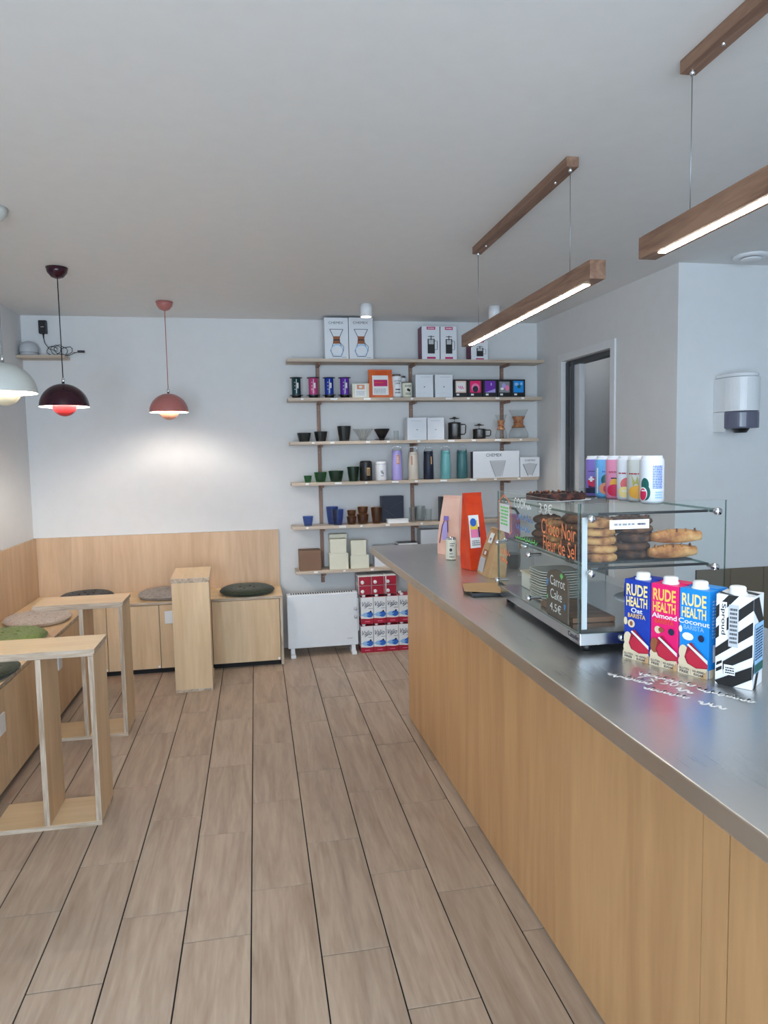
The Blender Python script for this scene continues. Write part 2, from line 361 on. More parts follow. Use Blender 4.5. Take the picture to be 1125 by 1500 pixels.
# column c lies between X0+(c-1)*PW and X0+c*PW
GX = .0042
full = MB().box(GX/2, PW-GX/2, GAP/2, PLEN-GAP/2, -.009, 0, 'tile_plank').obj('plank', bevel=.0012).data
bpy.data.objects.remove(bpy.data.objects['plank'])
c = -7
while X0+(c-1)*PW < 2.25:
    xa = X0+(c-1)*PW
    if c in joints: j = on_z(*joints[c], 0).y
    else: j = (c*.37 % 1)*PLEN
    y = j-math.ceil((j-YF)/PLEN)*PLEN
    xl, xr = max(xa, XL), min(xa+PW, 2.25)
    while y < YB:
        ya, yb = max(y, YF), min(y+PLEN, YB)
        if yb-ya > .02 and xr-xl > .02:
            if yb-ya > PLEN-.001 and xr-xl > PW-.001:
                o = bpy.data.objects.new('plank', full); COL.objects.link(o)
            else:
                o = MB().box(GX/2, xr-xl-GX/2, GAP/2, yb-ya-GAP/2, -.009, 0, 'tile_plank').obj('plank', bevel=.0012)
            o.parent = floor; o.location = (xl, ya, 0)
        y += PLEN
    c += 1
struct(box('ceiling', XL-.1, XE+.1, YF-.1, YB+.1, ZC, ZC+.1, 'ceiling'))
struct(box('wall_back', XL-.1, XE+.1, YB, YB+.1, 0, ZC, 'wall'))
struct(box('wall_left', XL-.1, XL, YF-.1, YB, 0, ZC, 'wall'))
struct(box('wall_outer', XE, XE+.1, YF-.1, YB, 0, ZC, 'wall'))
# right wall with the doorway
DY0, DY1, DZ = 4.11, 4.765, 2.085
def rseg(mb, y0, y1, z0, z1, t=.12, inset=0., mat='wall'):
    mb.prism([(rwx(y0)+inset, y0), (rwx(y1)+inset, y1), (rwx(y1)+inset+t, y1), (rwx(y0)+inset+t, y0)], z0, z1, mat)
    return mb
mb = MB(); rseg(mb, RW1[1], DY0, 0, ZC); rseg(mb, DY1, YB, 0, ZC); rseg(mb, DY0, DY1, DZ, ZC); struct(mb.obj('wall_right'))
struct(box('wall_return', RW1[0]+.12, XE, RW1[1], RW1[1]+.12, 0, ZC, 'wall'))
# front wall with the shop window
mb = MB(); mb.box(XL, -1.35, YF-.1, YF, 0, ZC, 'wall'); mb.box(3.2, XE, YF-.1, YF, 0, ZC, 'wall'); mb.box(-1.35, 3.2, YF-.1, YF, 2.36, ZC, 'wall'); mb.box(-1.35, 3.2, YF-.1, YF, 0, .3, 'wall'); struct(mb.obj('wall_front'))
mb = MB()
for x in (-1.35, .12, 1.64, 3.15): mb.box(x, x+.05, YF-.08, YF-.02, .3, 2.36, 'dgray')
mb.box(-1.35, 3.2, YF-.08, YF-.02, .3, .35, 'dgray'); mb.box(-1.35, 3.2, YF-.08, YF-.02, 2.31, 2.36, 'dgray')
win = struct(mb.obj('window_1'))
for x in (-1.30, .17, 1.69): box('pane', x, x+1.47, YF-.053, YF-.047, .35, 2.31, 'window_glass', win)
# door casing + sliding leaf
tr = struct(rseg(rseg(rseg(MB(), DY0-.05, DY0, 0, DZ+.05, .012, -.012, 'trim'), DY1, DY1+.05, 0, DZ+.05, .012, -.012, 'trim'), DY0, DY1, DZ, DZ+.05, .012, -.012, 'trim').obj('trim_1'))
dr = struct(rseg(MB(), DY1-.16, DY1-.004, .01, DZ-.01, .04, .045, 'trim').obj('door_1'))
rseg(MB(), DY1-.035, DY1-.012, .01, DZ-.01, .02, .018, 'dgray').obj('guide_channel', dr)
rseg(MB(), DY1-.10, DY1-.085, .01, DZ-.01, .02, .018, 'dgray').obj('guide_channel', dr)
rseg(MB(), DY0+.002, DY1-.002, DZ-.035, DZ-.003, .06, .03, 'dgray').obj('top_track', dr)
struct(box('wall_partition', 2.95, 3.0, RW1[1]+.13, YB-.01, 0, ZC, 'lgray'))      # partition seen through the doorway

_l = bpy.data.lights.new('back_room_fill', 'POINT'); _l.energy = .7; _l.color = (.9, .95, 1); _l.shadow_soft_size = .1  # added fill with no fixture, brightens the space behind the doorway
_o = bpy.data.objects.new('back_room_fill', _l); COL.objects.link(_o); _o.location = (2.66, 4.85, 2.25)

# dark tile cladding low on the return wall
zt = on_y(1090, 831, RW1[1]-.012).z
cl = thing('wall_cladding', 'dark brown tile cladding on the lower part of the pale blue wall', 'tiles', (RW1[0]+.13, RW1[1]-.001, 0))
mb = MB(); mb.box(0, XE-RW1[0]-.14, -.008, 0, 0, zt-.004, 'dark_gap'); mb.obj('backing', cl)
tm = None
for i in range(9):
    for k in range(2):
        h = zt/2
        if tm is None: tm = MB().box(.0015, .2085, -.013, -.008, .0015, h-.0015, 'cladding').obj('tile', cl); o = tm
        else: o = tm.copy(); COL.objects.link(o); o.parent = cl
        o.location = (i*.21, 0, k*h)

# ================================================================== BENCHES
BY, BX, BZ = 4.77, -1.105, .49
BR = .152
lb0 = 1.7
bb = thing('bench_cabinet', 'plywood bench cabinet along the back wall under the dark green and grey cushions', 'bench', (0, BY, 0))
D = YB-BY-.002
box('side_panel', BR-.018, BR, 0, D, .004, BZ-.019, 'ply_v', bb, edge='ply_edge', thin=0)
box('plinth', BX+.03, BR-.02, .03, .05, 0, .05, 'dark_gap', bb)
sx = [BX+.022, on_y(157, 930, BY).x, on_y(234.5, 930, BY).x, on_y(311, 920, BY).x, BR-.020]
for a, b in zip(sx[:-1], sx[1:]):
    d = box('door', a+.002, b-.002, 0, .018, .038, BZ-.022, 'ply_v', bb)
    box('corner_clip', b-.02, b-.006, -.002, 0, .042, .056, 'white', d)
box('carcass', BX+.022, BR-.02, .02, D, .05, BZ-.022, 'dark_gap', bb)
box('seat_board', BX+.001, BR+.002, -.008, YB-.021-BY, BZ-.018, BZ, 'ply_x', bb, .001, edge='ply_edge_h', thin=2)
lb = thing('bench_cabinet', 'plywood bench cabinet along the left wall with white socket plates', 'bench', (BX, lb0, 0))
sy = [0, .53, 1.06, on_x(14.5, 1131, BX).y-lb0, on_x(97, 1030, BX).y-lb0-.12, on_x(97, 1030, BX).y-lb0+.35, BY-lb0-.02]
sy = sorted(set(round(v, 3) for v in sy))
for a, b in zip(sy[:-1], sy[1:]):
    box('door', -.018, 0, a+.002, b-.002, .038, BZ-.022, 'ply_v', lb)
box('plinth', -.05, -.03, 0, BY-lb0+.1, 0, .05, 'dark_gap', lb)
box('carcass', -(BX-XL)+.002, -.02, 0, BY-lb0+.35, .05, BZ-.022, 'dark_gap', lb)
box('seat_board', XL+.02-BX, 0, 0, YB-.021-lb0, BZ-.018, BZ, 'ply_y', lb, .001, edge='ply_edge_h', thin=2)
PT = .904
bp = thing('backrest_panel', 'tall plywood backrest panel on the back wall behind the bench', 'panel', (0, YB, 0))
xm = on_y(103, 820, YB-.019).x
for a, b in ((XL+.02, xm), (xm, BR)): box('panel', a, b-.0008, -.019, -.001, BZ-.018, PT, 'ply_wall', bp, edge='ply_edge', thin=1)
tag(box('backrest_panel', XL+.001, XL+.019, lb0, YB-.001, BZ-.018, PT, 'ply_wall', edge='ply_edge', thin=0), 'plywood backrest panel running along the left wall', 'panel')
def socket(name, label, loc, rz):
    t = thing(name, label, 'socket', loc, rz)
    box('plate', -.035, .035, -.008, 0, 0, .085, 'white', t, bevel=.002)
    MB().lathe([(.02, -.0085+.0), (.02, .0)], 'lgray', 18).obj('socket_face', t, loc=(0, -.0082, .043)).rotation_euler = (R_(90), 0, 0)
    return t
p = on_y(250, 913, BY); socket('wall_socket', 'white socket plate on the back bench front beside the slim plywood table', (p.x, BY-.0005, p.z), 0)
p = on_x(2, 1075, BX); socket('wall_socket', 'white socket plate on the left bench front beside the table with the open base', (BX+.0005, p.y, p.z), R_(90))
p = on_x(87, 980, BX); socket('wall_socket', 'white socket plate on the left bench seen through a plywood table', (BX+.0005, p.y, p.z), R_(90))

def cushion(label, x, y, r, mat, h=.045):
    rn = random.Random(int(x*100+y*10)); ph = rn.uniform(0, 6)
    j = lambda a, z: 1+.02*math.sin(2*a+ph)+.012*math.sin(5*a+ph)
    mb = MB().lathe([(0, .0), (r*.9, .0), (r*.985, h*.25), (r, h*.5), (r*.97, h*.75), (r*.86, h*.96), (r*.5, h*.93), (r*.2, h*.86), (0, h*.8)], mat, 40, jit=j)
    t = thing('seat_cushion', label, 'cushion', (x, y, BZ+.0005)); mb.obj('pad', t)
    tb_ = None
    for rr, n in ((r*.28, 4), (r*.62, 8)):
        for i in range(n):
            a = 2*PI*i/n+ph
            if tb_ is None: tb_ = o = MB().lathe([(0, h*.84), (.009, h*.87), (.007, h*.97), (0, h*1.0)], mat, 8).obj('tuft', t)
            else: o = tb_.copy(); COL.objects.link(o)
            o.location = (rr*math.cos(a), rr*math.sin(a), 0)
    pts = [((r*j(2*PI*i/40, 0))*math.cos(2*PI*i/40), (r*j(2*PI*i/40, 0))*math.sin(2*PI*i/40), h*.5) for i in range(41)]
    MB().tube(pts, .004, mat, 6, False).obj('piping', t)
def cush(label, xl, xr, yc, mat, yfix=None, z=.02):
    p = on_z((xl+xr)/2, yc, BZ+z); k = (p-CAMP).dot(FWD)/FL; r = (xr-xl)/2*k
    r = min(r, .185); cushion(label, max(p.x, XL+.03+r*1.03), min(p.y, YB-.025-r*1.03), r, mat)
cush('dark green round felt cushion at the free end of the back bench', 320, 404, 864, 'felt_green')
cush('grey round cushion on the back bench half behind the slim plywood table', 205, 284, 869, 'felt_grey')
cush('black round cushion in the corner of the benches behind a plywood table', 92, 164, 873, 'felt_black')
cush('beige round cushion on the left bench beside the far plywood table', 3, 108, 906, 'felt_beige')
cush('lime green round cushion on the left bench between the beige and dark green ones', -62, 68, 934, 'felt_lime')
cush('dark green round cushion on the left bench behind the table with the open base', -110, 31, 985, 'felt_green')

# ================================================================== TABLES
def table(label, loc, rz):
    """origin at the free end, floor; runs towards -X (to the bench)"""
    t = thing('side_table', label, 'table', loc, rz, 'plywood tables at the benches')
    Lg, W, H = .43, .222, .712
    box('table_top', -Lg, .006, -.004, W+.004, H-.018, H, 'ply_x', t, .0008, edge='ply_edge_h', thin=2)
    box('apron', -Lg+.01, 0, .004, W-.004, H-.030, H-.0182, 'ply_x', t, edge='ply_edge_h', thin=2)
    box('end_panel', -.020, 0, 0, W, .0182, H-.0302, 'ply_v', t, edge='ply_edge', thin=0)
    box('middle_panel', -.212, -.192, 0, W, .0182, H-.0302, 'ply_v', t, edge='ply_edge', thin=0)
    box('base_board', -Lg+.02, 0, 0, W, 0, .018, 'ply_x', t, .0008, edge='ply_edge_h', thin=2)
table('narrow plywood table with an open base beside the lime green cushion', (-.644, 2.805, 0), 0)
table('narrow plywood table with an open base beside the beige cushion', (-.700, 3.715, 0), 0)
table('slim plywood table standing end-on at the back bench between grey and green cushions', (-.527, 4.34, 0), R_(-90+2))
# ================================================================== COUNTER
CT, CB = .93, .892
def fx(y): return .782+(3.604-y)*(.031/2.089)
def ex(y): return .616+(3.822-y)*(.029/3.054)
ct = tag(MB().prism([(ex(3.822), 3.822), (ex(-.5), -.5), (1.42, -.5), (1.40, 3.822)], CB, CT, 'steel_top').obj('countertop', bevel=.003), 'long brushed stainless steel countertop over the plywood counter', 'countertop')
cb = thing('counter', 'long birch plywood service counter under the steel top', 'counter', (0, 0, 0))
def fpan(y0, y1, name):
    return MB().prism([(fx(y0), y0), (fx(y1), y1), (fx(y1)+.018, y1), (fx(y0)+.018, y0)], .012, CB-.001, 'ply_counter').obj(name, cb)
ys1 = on_x(1026, 1400, fx(1.16)).y; ys2 = on_x(1066, 1350, fx(1.08)).y
for a, b in ((ys1+.0015, 3.604), (ys2+.0025, ys1-.0015), (ys2-.62, ys2-.0025), (-.45, ys2-.625)): fpan(a, b, 'front_panel')
MB().prism([(fx(3.585)+.02, 3.585), (1.36, 3.585), (1.36, 3.604), (fx(3.604)+.019, 3.604)], .012, CB-.001, 'ply_counter').obj('end_panel', cb)
MB().prism([(fx(3.58)+.02, 3.58), (fx(-.45)+.02, -.45), (1.36, -.45), (1.36, 3.58)], .012, CB-.001, 'dark_gap').obj('carcass', cb)
MB().prism([(fx(3.58)+.03, 3.57), (fx(-.45)+.03, -.44), (1.33, -.44), (1.33, 3.57)], 0, .0115, 'dark_gap').obj('plinth', cb)
# white marker handwriting on the steel
a, b, cc = on_z(893, 985, CT), on_z(1096, 1033, CT), on_z(945, 960, CT)
rv = (b-a); wd = rv.length; rv.normalize(); uv = Vector((-rv.y, rv.x, 0)); ht = .24
fr = flat(a-uv*.12+Vector((0, 0, .0001)), rv, uv, wd, ht)
art('handwriting', ct, fr, [('scrib', .16, .62, .58, .80, 3, 7, .022, 'marker'), ('scrib', .62, .56, 1.0, .72, 5, 8, .022, 'marker'), ('scrib', .0, .40, .34, .60, 8, 7, .022, 'marker'),
    ('text', '7 x 50', .20, .52, .50, .64, .0, 'marker'), ('scrib', .34, .28, .66, .44, 12, 7, .022, 'marker'), ('scrib', .52, .44, .64, .58, 4, 2, .024, 'marker'), ('scrib', .74, .24, .92, .40, 9, 3, .024, 'marker')], base=.0004, step=.0)

# ================================================================== PENDANTS
def pendant(label, x, y, zrim, zc, shade, bowl, cord, power):
    t = thing('pendant_lamp', label, 'lamp', (x, y, zc))
    R0 = .122; z0 = zrim-zc
    MB().lathe([(0, -.055), (.012, -.055), (.03, -.048), (.048, -.026), (.054, -.001), (0, -.001)], shade, 28).obj('ceiling_rose', t)
    MB().tube([(0, 0, -.055), (0, 0, z0+.142)], .0026, cord, 6).obj('cord', t)
    MB().lathe([(.004, z0+.15), (.008, z0+.148), (.008, z0+.122), (.0, z0+.120)], 'chrome', 12).obj('cord_grip', t)
    dome = [(R0*math.cos(a), z0+R0*.98*math.sin(a)) for a in [i*PI/2/12 for i in range(13)]]
    dome[-1] = (0, dome[-1][1])
    sh = MB().lathe(dome, shade, 44).obj('shade', t)
    MB().lathe([(r*.985 if r else 0, z-.0015 if i else z) for i, (r, z) in enumerate(dome)][::-1], 'shade_in', 44).obj('inner_shade', sh)
    rb = .062; zb = z0+.012
    bo = [(0, zb-rb)]+[(rb*math.cos(a), zb-rb*abs(math.sin(a))) for a in [-PI/2+i*PI/2/10 for i in range(1, 11)]]
    MB().lathe(bo, bowl, 36).obj('lower_bowl', t, solid=.002)
    MB().lathe([(0, z0+.0), (.018, z0+.006), (.026, z0+.026), (.02, z0+.046), (.012, z0+.06), (.012, z0+.085), (0, z0+.085)], 'bulb', 20).obj('bulb', t)
    b = MB()
    for k in range(3):
        q = 2*PI*k/3+.5; b.tube([(math.cos(q)*(rb-.002), math.sin(q)*(rb-.002), zb), (math.cos(q)*.045, math.sin(q)*.045, z0+.105)], .0012, 'chrome', 5)
    b.obj('bowl_bracket', t)
    l = bpy.data.lights.new('pendant_bulb', 'POINT'); l.energy = power; l.color = (1, .93, .84); l.shadow_soft_size = .04
    lo = bpy.data.objects.new('bulb_light', l); COL.objects.link(lo); lo.parent = t; lo.location = (0, 0, z0+.035)
pendant('dusty pink domed pendant lamp with a small bowl under its shade', -.533, 4.68, 1.738, ZC, 'dusty', 'bowl_peach', 'dusty', 23)
pendant('dark burgundy domed pendant lamp with a red bowl under its shade', -.972, 3.915, 1.722, ZC, 'burgundy', 'bowl_red', 'black', 54)
pendant('pale stone grey domed pendant lamp over the left bench', -.978, 3.04, 1.715, ZC, 'stone', 'bowl_stone', 'gray', 66)

# ================================================================== LINEAR LAMPS
def linear(label, x, y0, y1, zb):
    t = thing('linear_pendant', label, 'lamp', (x, y0, zb))
    L = y1-y0; hw = .027; hh = .060
    box('light_bar', -hw, hw, 0, L, 0, hh, 'lamp_wood', t, .0015)
    box('led_strip', -.011, .011, .075, L-.075, -.002, .001, 'led', t)
    top = ZC-zb
    cn = box('ceiling_canopy', -.022, .022, .18, L-.18, top-.034, top-.0005, 'lamp_wood', t, .0015)
    for yy in (.20, L-.20):
        MB().tube([(0, yy, hh), (0, yy, top-.034)], .0011, 'wire', 6).obj('suspension_wire', t)
        MB().lathe([(0, top-.046), (.004, top-.046), (.007, top-.040), (.007, top-.034)], 'chrome', 12, (0, yy)).obj('wire_grip', cn)
    for yy in (.32, L-.32): MB().lathe([(0, top-.040), (.004, top-.039), (.005, top-.034)], 'chrome', 10, (0, yy)).obj('screw', cn)
linear('wooden linear pendant lamp hanging in front of the wall shelves', 1.092, 2.10, 3.50, 1.985)
linear('wooden linear pendant lamp hanging over the milk cartons end of the counter', 1.130, .48, 1.88, 1.985)
def spot(label, px, py):
    p = on_z(px, py, ZC); t = thing('ceiling_spot', label, 'lamp', (p.x, p.y, ZC))
    MB().lathe([(.036, -.082), (.040, -.082), (.040, -.0005), (0, -.0005)], 'white', 28).obj('housing', t)
    MB().lathe([(0, -.076), (.036, -.076)], 'spot_led', 24).obj('lens', t)
    l = bpy.data.lights.new('spot', 'SPOT'); l.energy = 14; l.spot_size = R_(80); l.spot_blend = .6; l.color = (1, .96, .9); l.shadow_soft_size = .03
    lo = bpy.data.objects.new('spot_light', l); COL.objects.link(lo); lo.parent = t; lo.location = (0, 0, -.088)
spot('white cylindrical ceiling spotlight above the shelf with the glass coffee maker boxes', 536, 446)
spot('white cylindrical ceiling spotlight beside the wooden linear lamp', 724, 449)
p = on_z(1088, 379, ZC)
t = thing('ceiling_vent', 'round white air valve on the ceiling near the pale blue wall', 'vent', (p.x, p.y-.06, ZC))
MB().lathe([(.045, -.012), (.075, -.014), (.085, -.006), (.085, -.0005), (0, -.0005)], 'white', 32).obj('rim', t)
MB().lathe([(0, -.026), (.045, -.024), (.052, -.018), (.03, -.012), (0, -.012)], 'white', 28).obj('valve_disc', t)
# ================================================================== PAPER DISPENSER
p0, p1 = on_y(1047, 600, RW1[1]), on_y(1106, 600, RW1[1]); zt0, zb0 = on_y(1075, 547, RW1[1]-.1).z, on_y(1075, 634, RW1[1]-.1).z
t = thing('towel_dispenser', 'white paper towel dispenser with a smoky window on the blue wall', 'dispenser', ((p0.x+p1.x)/2-.04, RW1[1], zb0)); H = zt0-zb0; W2 = .094
def dsh(z0, z1, k, mat, dp=.2, in_=0):
    prof = [(-W2*k, -.001)]+[(-W2*k+0, -dp*.45)]+[(-W2*k*math.cos(a), -dp*.45-dp*.5*k*math.sin(a)) for a in [i*PI/28 for i in range(1, 28)]]+[(W2*k, -dp*.45), (W2*k, -.001)]
    return MB().prism(prof, z0, z1, mat)
dsh(H*.36, H*.93, 1, 'plastic_white').obj('cover', t, .004); dsh(H*.932, H, .94, 'plastic_white').obj('cover_top', t, .012)
dsh(H*.07, H*.357, .985, 'plastic_smoke').obj('smoky_window', t, .008); MB().box(-W2, -W2*.90, -.09, -.001, H*.02, H*.355, 'plastic_white').obj('side_cheek', t)
MB().lathe([(0, -.0), (.03, .0), (.045, H*.068)], 'black', 20, (0, -.1)).obj('outlet', t)
# ================================================================== CORNER SHELF (router)
pa, pb = on_y(20, 521, YB), on_y(107, 521, YB)
zs = on_y(60, 521, YB-.1).z
tag(box('corner_shelf', XL+.002, pb.x-.02, YB-.14, YB-.002, zs-.02, zs, 'shelf_wood', bevel=.001), 'small wooden corner shelf high on the wall with cables', 'shelf')
p = on_y(43, 518, YB-.07); t = thing('wifi_router', 'pale grey dome router on the small corner shelf', 'router', (p.x, YB-.075, zs))
MB().lathe([(0, .0), (.05, 0), (.056, .012), (.06, .04), (.055, .068), (.04, .088), (.018, .097), (0, .098)], 'lgray', 32).obj('body', t); MB().lathe([(.059, .018), (.061, .02), (.059, .022)], 'gray', 32).obj('trim_ring', t)
p = on_y(64, 480, YB); t = thing('power_adapter', 'black plug-in power adapter on the wall above the corner shelf', 'adapter', (p.x, YB, p.z))
box('body', -.026, .026, -.035, -.001, -.045, .045, 'black', t, .006); box('logo_strip', -.010, .010, -.036, -.035, -.002, .001, 'lgray', t)
MB().tube([(0, -.018, -.045), (0, -.018, -.075)], [.006, .003], 'black', 8).obj('strain_relief', t)
rn = random.Random(3); pts = [(0, -.018, -.075), (.01, -.03, -.11), (.04, -.05, -.15)]
zc0 = zs-p.z+.004
for i in range(46):
    a = i*.55; q = i/45; pts.append((.05+.12*q+.045*math.cos(a), -.06+.03*math.sin(a*.7), max(zc0, zc0+.035+.034*math.sin(a)+rn.uniform(-.006, .006))))
pts += [(.20, -.06, zc0+.02), (.235, -.06, zc0+.03)]
MB().tube(pts, .0022, 'black', 6).obj('cable', t)
box('cable_plug', .225, .27, -.07, -.05, zc0+.024, zc0+.038, 'black', t, .002)

# ================================================================== WALL SHELVES
SF = YB-.20
SZ = [2.128, 1.853, 1.543, 1.250, .934, .610]
SL = [.243, .243, .247, .251, .246, .262]; SR = [2.165, 2.15, 2.12, 2.12, 2.12, 2.12]
sn = ['highest wall shelf holding boxed glass coffee makers', 'wall shelf holding the coloured coffee presses and black gift boxes', 'wall shelf holding dark cups and the two french presses',
      'wall shelf holding green glasses and tall loop-topped bottles', 'wall shelf holding blue and amber glasses', 'lowest wall shelf holding brown and cream boxes']
for k in range(6):
    t = thing('wall_shelf', 'long pale wooden '+sn[k], 'shelf', (0, YB, SZ[k]), 0, 'long wall shelves')
    box('board', SL[k], SR[k], -.20, -.0155, -.022, 0, 'shelf_wood', t, .001)
    if k > 0:
        rn = random.Random(k)
        for i in range(9):
            x = SL[k]+.12+i*.2+rn.uniform(-.04, .04); wq = rn.choice((.018, .022, .03, .05)); box('price_tag', x, x+wq, -.2015, -.2003, -.016, -.003, 'paper', t)
for pxs, lab in (((469, 700), 'left-hand'), ((603, 690), 'middle'), ((735, 720), 'door-side')):
    xr = on_y(pxs[0], pxs[1], YB).x
    lbl = {'left-hand': 'brown wooden shelf rail on the wall above the white heater', 'middle': 'brown wooden shelf rail on the wall above the milk carton stack', 'door-side': 'brown wooden shelf rail on the wall nearest the doorway'}[lab]
    t = thing('shelf_rail', lbl, 'rail', (xr, YB, 0), 0)
    box('rail', -.0135, .0135, -.0145, -.001, .49 if lab == 'left-hand' else .58, 2.105, 'rail_wood', t)
    for k in range(6):
        MB().prism([(-.0095, -.0155), (.0095, -.0155), (.0095, -.17), (-.0095, -.185)], SZ[k]-.041, SZ[k]-.0225, 'rail_wood').obj('bracket', t)
        MB().lathe([(.004, -.001), (.0035, .0008), (0, .001)], 'chrome', 8).obj('screw', t, loc=(0, -.015, SZ[k]-.075)).rotation_euler = (R_(90), 0, 0)

# ---- things on the shelves; place(...) turns the photo's extents into a spot on that shelf
def place(k, x0, x1, yt, yf=None):
    yf = yf or SF+.02
    yb = {0: 521, 1: 583, 2: 645, 3: 706, 4: 770, 5: 836}[k]
    a, b, tp = on_y(x0, yb, yf), on_y(x1, yb, yf), on_y((x0+x1)/2, yt, yf)
    return (a.x+b.x)/2, yf, SZ[k]+.0004, b.x-a.x, max(.02, tp.z-SZ[k])
def carton(name, label, cat, k, x0, x1, yt, mat, dp=.10, group=None, yf=None, items=None, side=None, gap=.002):
    x, y, z, wd, ht = place(k, x0, x1, yt, yf); wd -= gap; dp = min(dp, YB-.02-y)
    t = thing(name, label, cat, (x, y+dp/2, z), 0, group)
    box('body', -wd/2, wd/2, -dp/2, dp/2, 0, ht, mat, t, .0012)
    mb = MB(); mb.box(-wd/2+.001, wd/2-.001, -dp/2+.001, dp/2*.98, ht, ht+.0008, mat); mb.obj('lid_flap', t)
    if items: art('printed_front', t, front(wd, dp, ht), items)
    if side: art('printed_side', t, leftside(wd, dp, ht), side)
    return t
def carafe_art(c='dgray', ox=0.):
    return [('poly', [(.22, .72), (.78, .72), (.62, .50), (.38, .50)], 'card_white'), ('line', [(.22, .72), (.78, .72)], .012, c), ('line', [(.22, .72), (.38, .52), (.36, .38), (.24, .20), (.34, .06), (.68, .06), (.78, .2), (.64, .38), (.62, .52), (.78, .72)], .016, c),
        ('ell', .25, .07, .77, .36, 'paleblue'), ('ell', .28, .08, .74, .33, 'card_white'), ('poly', [(.34, .55), (.66, .55), (.62, .46), (.64, .37), (.34, .37), (.38, .46)], 'almond'), ('rect', .37, .45, .64, .475, 'black'),
        ('line', [(.64, .40), (.80, .30), (.78, .2)], .012, c)]
for i, (a, b) in enumerate(((476, 511), (511.6, 547))):
    carton('coffee_maker_box', ['white coffee maker box with hourglass carafe picture at the free end of the top shelf', 'white coffee maker box with hourglass carafe picture under the ceiling spotlight'][i], 'box', 0, a, b, 465.5, 'card_white', .16, 'boxed coffee makers',
        items=[('text', 'CHEMEX', .18, .85, .8, .91, .0, 'dgray')]+carafe_art()+[('rect', .72, .03, .92, .05, 'lgray')])
pa = [('rect', .28, .90, .76, .985, 'magenta'), ('lines', .34, .92, .70, .965, 1, 'paper'), ('rect', .28, .02, .76, .08, 'magenta'), ('rect', .32, .18, .72, .62, 'black'), ('rect', .38, .46, .66, .60, 'lgray'), ('rect', .49, .58, .54, .72, 'dgray'), ('rect', .34, .68, .70, .70, 'black'), ('line', [(.72, .56), (.86, .56), (.86, .3), (.72, .3)], .016, 'black')]
for i, (a, b, y) in enumerate(((618, 644.5, 478), (645.2, 669.5, 478.5), (690, 715, 499))):
    carton('french_press_box', ['white french press box with magenta sides, first of the tall pair', 'white french press box with magenta sides, second of the tall pair', 'shorter white french press box with magenta sides behind the linear lamp'][i], 'box', 0, a, b, y, 'card_white', .12, 'boxed french presses', items=pa, side=[('rect', .0, .0, 1, 1, 'wine')])
# coffee presses (tube with flanges)
def press(k, xc, yt, mat, word):
    x, y, z, wd, ht = place(k, xc-8.5, xc+8.5, yt); R = wd*.42
    t = thing('coffee_press', word+' translucent tube coffee press with black foot', 'coffee press', (x, y+.05, z), 0, 'tube coffee presses')
    MB().lathe([(0, 0), (R*.85, 0), (R*.9, ht*.06), (R*1.0, ht*.10), (R*1.0, ht*.14)], 'black', 24).obj('filter_cap', t)
    MB().lathe([(R*.98, ht*.14), (R*1.42, ht*.145), (R*1.42, ht*.165), (R*.98, ht*.17)], 'black', 6, smooth=False).obj('flange', t)
    MB().lathe([(R*.92, ht*.16), (R*.92, ht*.96), (R*.98, ht*.97)], mat, 28).obj('chamber', t)
    MB().lathe([(0, ht*1.0), (R*.8, ht*1.0), (R*1.3, ht*.995), (R*1.3, ht*.97), (R*.9, ht*.965)][::-1], 'black', 28).obj('plunger_rim', t)
    art('print', t, cyl(R*.93, ht*.24, ht*.66, -120, -60), [('rect', .42, 0, .58, 1, 'lgray'), ('lines', .6, .2, .95, .9, 1, 'paper'), ('ell', .1, .75, .25, .8, 'paper'), ('ell', .1, .5, .25, .55, 'paper'), ('ell', .1, .25, .25, .3, 'paper')])
for xc, m, wv in ((435, 'dteal', 'dark teal'), (460, 'cmagenta', 'magenta pink'), (483.5, 'cblue', 'deep blue'), (506.5, 'cpurple', 'purple')): press(1, xc, 552, m, wv)
carton('coffee_sample_box', 'small cream box with an orange label between purple press and orange bag', 'box', 1, 516, 541, 562, 'cream', .06, items=[('rect', .16, .05, .84, .96, 'paper'), ('rect', .28, .6, .74, .92, 'fig'), ('ell', .4, .68, .6, .85, 'paper'), ('rect', .2, .08, .8, .55, 'paper'), ('lines', .25, .15, .75, .48, 4, 'lgray')])
